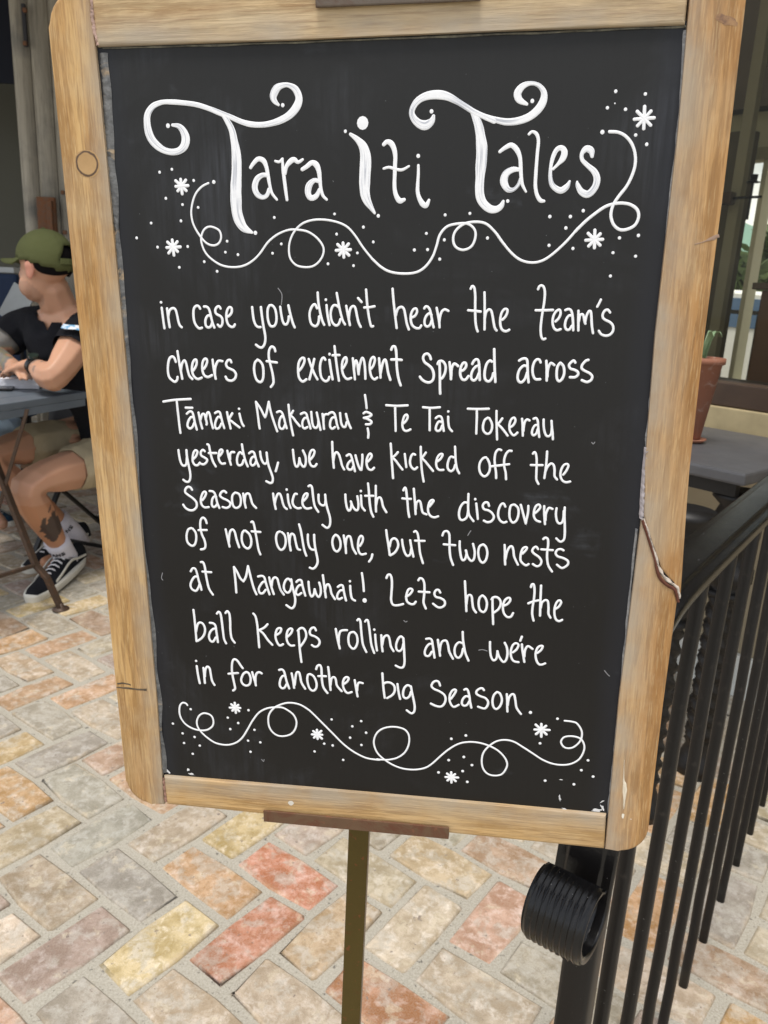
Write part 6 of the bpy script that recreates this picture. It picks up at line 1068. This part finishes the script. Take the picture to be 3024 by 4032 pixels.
bmt = bmesh.new(); bmt.from_mesh(sm_)
for h, k, e in ((hipN, kneeN, .50), (hipF, kneeF, .62)):
    d_ = (k-h).normalized(); c_ = lerp(h, k, e); plane_cut(bmt, c_, d_, lambda p, c_=c_, d_=d_: (p-c_).dot(d_) > 0 and (p-c_).length < .19)
bmt.to_mesh(sm_); bmt.free(); folds(sm_, .006, 12); so = put(sm_, 'shorts', SHO, man); mm = so.modifiers.new('thick', 'SOLIDIFY'); mm.thickness = .004
# cap
OLV = cloth('olive cotton', (.105, .115, .045), .10); 
HAIRM = plain('black hair', (.006, .005, .005), .9, scale=200, bump=.5, spec=.1)
cb = bmesh.new(); ell(cb, hl(-.014, 0, .040), (.110, .089, .100), HM, 4)
cut = []
for v in cb.verts:
    q = v.co-hd; x, y, z = q.dot(HX), q.dot(HY), q.dot(HZ)
    lim = .018+.16*max(0, x)-.035*max(0, -x)/.1
    if z < lim: cut.append(v)
    elif x < -.075 and abs(y) < .040*(1-((z-.03)/.055)**2 if z < .08 else 0) and z < .075 and z > .022: cut.append(v)
bmesh.ops.delete(cb, geom=cut, context='VERTS')
capo = wobj('cap', cb, OLV, man, True); mm = capo.modifiers.new('thick', 'SOLIDIFY'); mm.thickness = .004
bb = bmesh.new(); n = 12; r1_ = []; r2_ = []
for i in range(n+1):
    a = R(-66+132*i/n); e = hl(-.014+.112*math.cos(a), .086*math.sin(a), .036+.004*math.cos(a)); l = 1-(abs(i-n/2)/(n/2))**2.6; r1_.append(bb.verts.new(e)); r2_.append(bb.verts.new(e+HX*.075*l+HZ*.004*l-HZ*.050*math.sin(a)**2*l**.3))
for i in range(n): bb.faces.new((r1_[i], r1_[i+1], r2_[i+1], r2_[i]))
br_ = wobj('brim', bb, OLV, capo, True); mm = br_.modifiers.new('thick', 'SOLIDIFY'); mm.thickness = .004
st_ = bmesh.new(); sweep(st_, [hl(-.014+.112*math.cos(R(a)), .090*math.sin(R(a)), .022) for a in range(150, 211, 10)], rect(.004, .020, .001), up=HZ); wobj('back_strap', st_, OLV, capo)
bt = bmesh.new(); ell(bt, hl(-.014, 0, .141), (.008, .008, .004), HM, 2); wobj('cap_button', bt, OLV, capo, True)
hb = bmesh.new(); ell(hb, hl(-.016, 0, .030), (.103, .0815, .090), HM, 4); cut = []
for v in hb.verts:
    q = v.co-hd; x, y, z = q.dot(HX), q.dot(HY), q.dot(HZ)
    if z < -.028+.55*max(0, x+.055) or x > .02 or z > .09: cut.append(v)
bmesh.ops.delete(hb, geom=cut, context='VERTS'); wobj('hair', hb, HAIRM, man, True)
# wristwatch
d = (wrN-elN).normalized(); wc = lerp(elN, wrN, .86); u = Vector((0, -.3, 1)); u = (u-d*u.dot(d)).normalized(); v_ = d.cross(u)
bm = bmesh.new(); ring = [wc+(u*math.cos(2*PI*i/18)*.031+v_*math.sin(2*PI*i/18)*.034) for i in range(19)]; sweep(bm, ring, rect(.006, .024, .001), up=d, cap=False); wt_ = wobj('wristwatch', bm, BLACK, man, True)
bm = bmesh.new(); c = wc+u*.034; tube(bm, [c, c+u*.010], .018, 18, up=d); wobj('watch_case', bm, plain('dark watch case', (.02, .03, .025), .2, bump=0), wt_)
# socks and sneakers
WSOCK = cloth('white ribbed sock', (.70, .68, .74), .05, 30)
SUE = cloth('black suede', (.012, .013, .017), .3, 30); RUB = plain('off white rubber', (.62, .60, .53), .5, var=.1)
LACE = plain('white lace', (.75, .74, .76), .8)
def sneaker(parent, heel, toe, side_vis, knee, ank, lift=0, upper=SUE, sock=True, vec=None):
    f = Vector((toe.x-heel.x, toe.y-heel.y, toe.z-heel.z)); L_ = f.length; f.normalize(); s = Vector((-f.y, f.x, 0)).normalized(); up = s.cross(f).normalized(); up = up if up.z > 0 else -up
    s = f.cross(up)
    def q(x, y, z): return heel+f*(x*L_)+s*y+up*z
    outl = []
    for i in range(28):
        a = 2*PI*i/28; x = .5-.5*math.cos(a); w = .036+.014*math.sin(min(1, x*1.15)*PI*.75)
        w *= (1-(abs(2*x-1))**5.0)**.5 if abs(2*x-1) < 1 else 0; outl.append((x, (w+.004)*(1 if i < 14 else -1)))
    pts = [(x, y) for x, y in outl]
    bm = bmesh.new(); rws = []
    for z, k in ((0, .95), (.004, 1), (.026, 1.02), (.030, .98)): rws.append([bm.verts.new(q(.5+(x-.5)*(1+.01*k), y*k, z)) for x, y in pts])
    for r1, r2 in zip(rws, rws[1:]):
        for i in range(28): bm.faces.new((r1[i], r1[(i+1) % 28], r2[(i+1) % 28], r2[i]))
    bm.faces.new(rws[0][::-1]); bm.faces.new(rws[-1]); sh = wobj('shoe', bm, RUB, parent, True); sh['label'] = 'sneaker with thick off white sole'
    # upper
    bm = bmesh.new(); rws = []
    prof = [(.02, .030, .085), (.10, .036, .094), (.22, .038, .086), (.34, .038, .092), (.46, .040, .082), (.60, .043, .066), (.74, .045, .052), (.87, .040, .046), (.96, .026, .040)]
    for x, w, h in prof:
        rw = []
        for i in range(13):
            a = PI*i/12; yy = w*math.cos(a); zz_ = .026+(h-.026)*(math.sin(a)**.75); rw.append(bm.verts.new(q(x, yy*(1-.18*math.sin(a)), zz_)))
        rws.append(rw)
    for r1, r2 in zip(rws, rws[1:]):
        for i in range(12): bm.faces.new((r1[i], r1[i+1], r2[i+1], r2[i]))
    bm.faces.new(rws[0]); bm.faces.new(rws[-1][::-1]); wobj('upper', bm, upper, sh, True)
    # wavy side stripe on both sides
    for sg_ in (-1, 1):
        bm = bmesh.new(); st = [(.10, .046), (.26, .058), (.36, .070), (.46, .066), (.58, .050), (.70, .038)]; P = [q(x, sg_*(.0415+.004*x), z) for x, z in st]; P = [Vector(p) for p in crom([tuple(p) for p in P], 4)]
        sweep(bm, P, rect(.005, .009, .001), up=up); wobj('side_stripe', bm, RUB, sh)
    for j in range(6):
        x = .42+j*.055; h = .091-j*.0075; bm = bmesh.new(); sweep(bm, [q(x, -.022, h-.012), q(x+.01, -.008, h+.001), q(x+.014, .008, h+.001), q(x+.004, .022, h-.012)], rect(.008, .004, .001), up=up); wobj('lace', bm, LACE, sh)
    if sock:
        a0 = lerp(ank, knee, .26); bm = bmesh.new(); tube(bm, [q(.30, 0, .05), ank, lerp(ank, knee, .10), lerp(ank, knee, .19), lerp(ank, knee, .25)], .047, 18, up=f, scale=[.92, .95, .96, 1.0, 1.05]); so = wobj('sock', bm, WSOCK, parent, True)
        c = lerp(ank, knee, .17); bm = bmesh.new(); d = (knee-ank).normalized(); o_ = vec; o_ = (o_-d*o_.dot(d)).normalized(); w_ = d.cross(o_)
        # four short dark dashes: the woven lettering band of the sock
        glyph = {'V': [((0, 1), (.5, 0)), ((.5, 0), (1, 1))], 'A': [((0, 0), (.5, 1)), ((.5, 1), (1, 0)), ((.2, .4), (.8, .4))], 'N': [((0, 0), (0, 1)), ((0, 1), (1, 0)), ((1, 0), (1, 1))], 'S': [((1, .9), (.1, .9)), ((.1, .9), (.1, .55)), ((.1, .55), (.9, .45)), ((.9, .45), (.9, .1)), ((.9, .1), (0, .1))]}
        for gi, g in enumerate('VANS'):
            for (x0, y0), (x1, y1) in glyph[g]:
                pp_ = []
                for kx, ky in ((x0, y0), ((x0+x1)/2, (y0+y1)/2), (x1, y1)):
                    th_ = (gi-1.5+kx*.7-.35)*.40; pp_.append(c+(o_*math.cos(th_)+w_*math.sin(th_))*.0470+d*(ky-.5)*.016)
                sweep(bm, pp_, rect(.0030, .0030), up=d)
        wobj('sock_lettering', bm, plain('dark thread', (.03, .03, .035), .8), so)
hN = Vector((-1.2550,3.0992,0.0000)); tN = Vector((-1.2989,2.7013,0.0000)); sneaker(man, hN+Vector((0, 0, .035)), tN+Vector((0, 0, .0)), 1, kneeN, ankN, vec=Vector((-.05, -1, .1)))
hF = Vector((-1.3032,3.3059,0.0000)); tF = Vector((-1.4470,2.9916,0.0000)); sneaker(man, hF+Vector((0, 0, .06)), tF, 1, kneeF, ankF, vec=Vector((.2, -1, .1)))

# ---------------------------------------------------------------- chair of the man
chx = hipN*.5+hipF*.5; cC = Vector((chx.x, chx.y, 0))
ch = thing('folding_chair', 'dark folding cafe chair with timber seat slats under the man', 'chair', tuple(cC))
CMx = Matrix(((SD.x, F.x, 0), (SD.y, F.y, 0), (0, 0, 1)))
def cp_(a, b, z): return cC+SD*a+F*b+Vector((0, 0, z))
TEAK = plain('worn teak slat', (.16, .085, .035), .6, var=.35, scale=20)
for k in range(6):
    bm = bmesh.new(); box(bm, cp_(0, -.18+k*.075, .415), (.42, .064, .016), CMx, .003); wobj('seat_slat', bm, TEAK, ch)
for s_ in (-.20, .20):
    bm = bmesh.new(); sweep(bm, [cp_(s_, .22, .006), cp_(s_, -.05, .40), cp_(s_, -.24, .86)], rect(.012, .024, .002), up=SD); wobj('leg', bm, BLACKR, ch)
    bm = bmesh.new(); sweep(bm, [cp_(s_*.92, -.26, .006), cp_(s_*.92, .17, .402)], rect(.012, .024, .002), up=SD); wobj('leg', bm, BLACKR, ch)
for z, y in ((.10, .155), (.10, -.165)):
    bm = bmesh.new(); sweep(bm, [cp_(-.19, y, z), cp_(.19, y, z)], rect(.012, .012)); wobj('stretcher', bm, BLACKR, ch)
for k in range(2):
    bm = bmesh.new(); box(bm, cp_(0, -.215-k*.035, .70+k*.09), (.40, .012, .055), CMx, .003); wobj('back_slat', bm, TEAK, ch)

# black bag behind the man's lap and a cream cloth
bg_ = Vector((-1.5031,3.7500,0.5104)); 
bag = thing('black_bag', 'black bag hanging behind the man under the table edge', 'bag', (bg_.x, bg_.y, bg_.z-.2))
bm = bmesh.new(); ell(bm, bg_+Vector((.06, 0, -.02)), (.19, .10, .17), None, 3)
for v in bm.verts: v.co += (v.co-bg_).normalized()*.02*mnoise.noise(v.co*6)
wobj('body', bm, plain('black nylon', (.008, .008, .009), .6, bump=.4), bag, True)
bm = bmesh.new(); tube(bm, [bg_+Vector((-.10, 0, .10)), bg_+Vector((-.02, -.02, .26)), bg_+Vector((.12, -.02, .26)), bg_+Vector((.18, 0, .10))], .012, 8); wobj('strap', bm, BLACKR, bag, True)
cl_ = Vector((-1.6710,3.9000,0.4904))
clo = thing('cream_cloth', 'cream cloth hanging in folds behind the bistro table', 'cloth', (cl_.x, cl_.y, cl_.z))
bm = bmesh.new(); g = [[bm.verts.new(cl_+Vector((-.09+.18*i/12, .02*math.sin(i*1.6)+.01*math.sin(j+i), .12-.28*j/6))) for i in range(13)] for j in range(7)]
for a, b in zip(g, g[1:]):
    for i in range(12): bm.faces.new((a[i], a[i+1], b[i+1], b[i]))
o = wobj('cloth', bm, plain('cream linen', (.36, .33, .26), .9, var=.25, scale=14), clo, True); o.modifiers.new('t', 'SOLIDIFY').thickness = .004

# ---------------------------------------------------------------- second person across the table (mostly outside the frame)
p2k = Vector((-1.6189,3.2500,0.5334)); p2a = Vector((-1.7288,3.3000,0.1692))
per2 = thing('person', 'person in pale blue jeans and navy sneaker seated at the far left edge', 'person', (p2a.x, p2a.y, 0))
hip2 = p2k+Vector((-.38, .20, .03)); pel2 = hip2+Vector((-.10, .04, .04)); kneeB = p2k+Vector((-.08, .25, .0)); ankB = p2a+Vector((-.20, .22, 0))
ch2 = [[(pel2, (.13, .15)), (pel2+Vector((-.02, .02, .2)), (.12, .15)), (pel2+Vector((0, .0, .42)), (.12, .16)), (pel2+Vector((.02, 0, .54)), .06), (pel2+Vector((.05, 0, .62)), .055)],
 [(pel2, (.13, .15)), (hip2, .09), (lerp(hip2, p2k, .6), .075), (p2k, .062), (lerp(p2k, p2a, .35), .055), (p2a, .036), (p2a+Vector((.10, -.08, -.05)), .03)],
 [(pel2, (.13, .15)), (hip2+Vector((-.02, .18, 0)), .09), (kneeB, .062), (lerp(kneeB, ankB, .35), .055), (ankB, .036)],
 [(pel2+Vector((0, 0, .42)), (.12, .16)), (pel2+Vector((.03, -.19, .44)), .06), (pel2+Vector((.12, -.24, .20)), .045), (pel2+Vector((.34, -.16, .22)), .03)],
 [(pel2+Vector((0, 0, .42)), (.12, .16)), (pel2+Vector((.03, .19, .44)), .06), (pel2+Vector((.12, .24, .20)), .045), (pel2+Vector((.34, .16, .22)), .03)]]
hb = bmesh.new(); hc = pel2+Vector((.07, 0, .72)); ell(hb, hc, (.095, .075, .12)); ell(hb, hc+Vector((.09, 0, -.02)), (.02, .012, .02), None, 2)
for s_ in (-1, 1): ell(hb, hc+Vector((0, s_*.078, -.01)), (.02, .008, .03), None, 2)
hm = bpy.data.meshes.new('tmp'); hb.to_mesh(hm); hb.free(); b2 = remesh([skin_mesh(ch2, 1), hm], .009, 3)
ca = b2.color_attributes.new('Col', 'FLOAT_COLOR', 'POINT')
for i in range(len(b2.vertices)): ca.data[i].color = (.52, .30, .20, 1)
put(b2, 'body', SKIN, per2)
jm = remesh([skin_mesh([[(pel2, (.14, .16)), (hip2, .105), (lerp(hip2, p2k, .6), .092), (p2k, .080), (lerp(p2k, p2a, .35), .070), (lerp(p2k, p2a, .85), .058)], [(pel2, (.14, .16)), (hip2+Vector((-.02, .18, 0)), .105), (kneeB, .078), (lerp(kneeB, ankB, .35), .068), (lerp(kneeB, ankB, .85), .056)]], 1)], .009, 3); folds(jm, .006, 12)
put(jm, 'jeans', cloth('pale denim', (.30, .40, .52), .15), per2)
tj = remesh([skin_mesh([[(pel2+Vector((0, 0, .05)), (.14, .16)), (pel2+Vector((-.02, .02, .2)), (.13, .16)), (pel2+Vector((0, .0, .42)), (.135, .175)), (pel2+Vector((0, 0, .47)), (.08, .09))], [(pel2+Vector((0, 0, .42)), (.12, .16)), (pel2+Vector((.03, -.19, .44)), .072), (pel2+Vector((.08, -.22, .32)), .065)], [(pel2+Vector((0, 0, .42)), (.12, .16)), (pel2+Vector((.03, .19, .44)), .072), (pel2+Vector((.08, .22, .32)), .065)]], 1)], .009, 3)
put(tj, 'top', cloth('navy knit', (.02, .025, .05), .2), per2)
ht = bmesh.new(); ell(ht, hc+Vector((-.02, 0, .03)), (.10, .085, .115)); bmesh.ops.delete(ht, geom=[v for v in ht.verts if v.co.x-hc.x > .05 or v.co.z-hc.z < -.04], context='VERTS'); wobj('hair', ht, HAIRM, per2, True)
s0 = Vector((-2.0417,3.7219,0.0000)); s1 = Vector((-1.7706,3.5948,0.0000)); sneaker(per2, s0, s1, 1, p2k, p2a, upper=cloth('navy suede', (.02, .05, .085), .3, 30), sock=False)
st2 = thing('stool', 'low dark stool under the person in jeans at the far left', 'stool', (pel2.x, pel2.y, 0))
bm = bmesh.new(); tube(bm, [Vector((pel2.x, pel2.y, pel2.z-.17)), Vector((pel2.x, pel2.y, pel2.z-.14))], .17, 20, up=Vector((1, 0, 0))); wobj('seat', bm, TEAK, st2)
for k in range(4):
    a = PI/4+k*PI/2; bm = bmesh.new(); tube(bm, [Vector((pel2.x+.17*math.cos(a), pel2.y+.17*math.sin(a), .004)), Vector((pel2.x+.11*math.cos(a), pel2.y+.11*math.sin(a), pel2.z-.165))], .012, 8, up=Vector((1, 0, 0))); wobj('leg', bm, BLACKR, st2)

# ---------------------------------------------------------------- farther furniture at the left edge
t2 = Vector((-2.0931,4.3500,1.1829)); 
ft = thing('tall_table', 'tall table with a pale grey edge behind the man at the far left', 'table', (t2.x-.35, t2.y+.3, 0))
bm = bmesh.new(); box(bm, (t2.x-.32, t2.y+.25, t2.z), (.82, .6, .028), None, .004); wobj('table_top', bm, plain('pale grey laminate', (.55, .56, .54), .5), ft)
for a, b in ((-.68, .0), (.04, .0), (-.68, .5), (.04, .5)):
    bm = bmesh.new(); box(bm, (t2.x+a, t2.y+b, t2.z/2-.008), (.035, .035, t2.z-.020)); wobj('leg', bm, BLACKR, ft)
nc = Vector((-2.0084,4.1500,1.0111))
nch = thing('navy_chair', 'high backed navy upholstered chair at the far left edge', 'chair', (nc.x-.15, nc.y, 0))
bm = bmesh.new(); box(bm, (nc.x-.13, nc.y+.02, nc.z-.12), (.44, .06, .55), None, .02); wobj('backrest', bm, plain('navy fabric', (.008, .022, .06), .8), nch)
bm = bmesh.new(); box(bm, (nc.x-.13, nc.y+.25, .46), (.44, .44, .07), None, .02); wobj('seat', bm, plain('navy fabric', (.008, .022, .06), .8), nch)
for a, b in ((-.32, .05), (.06, .05), (-.32, .43), (.06, .43)):
    bm = bmesh.new(); box(bm, (nc.x+a, nc.y+b, .215), (.03, .03, .42)); wobj('leg', bm, BLACKR, nch)
mn = Vector((-1.7462,3.7500,1.0325))
mnu = thing('leaning_board', 'small pale grey board tilted behind the man, right of the navy chair', 'board', tuple(mn))
bm = bmesh.new(); box(bm, mn, (.11, .012, .17), Matrix.Rotation(R(32), 3, 'Y'), .003); wobj('panel', bm, plain('pale grey card', (.42, .45, .45), .6), mnu)
bm = bmesh.new(); tube(bm, [mn+Vector((.0, .012, -.05)), Vector((mn.x, mn.y+.02, .004))], .009, 8, up=Vector((1, 0, 0))); wobj('stand', bm, BLACKR, mnu)
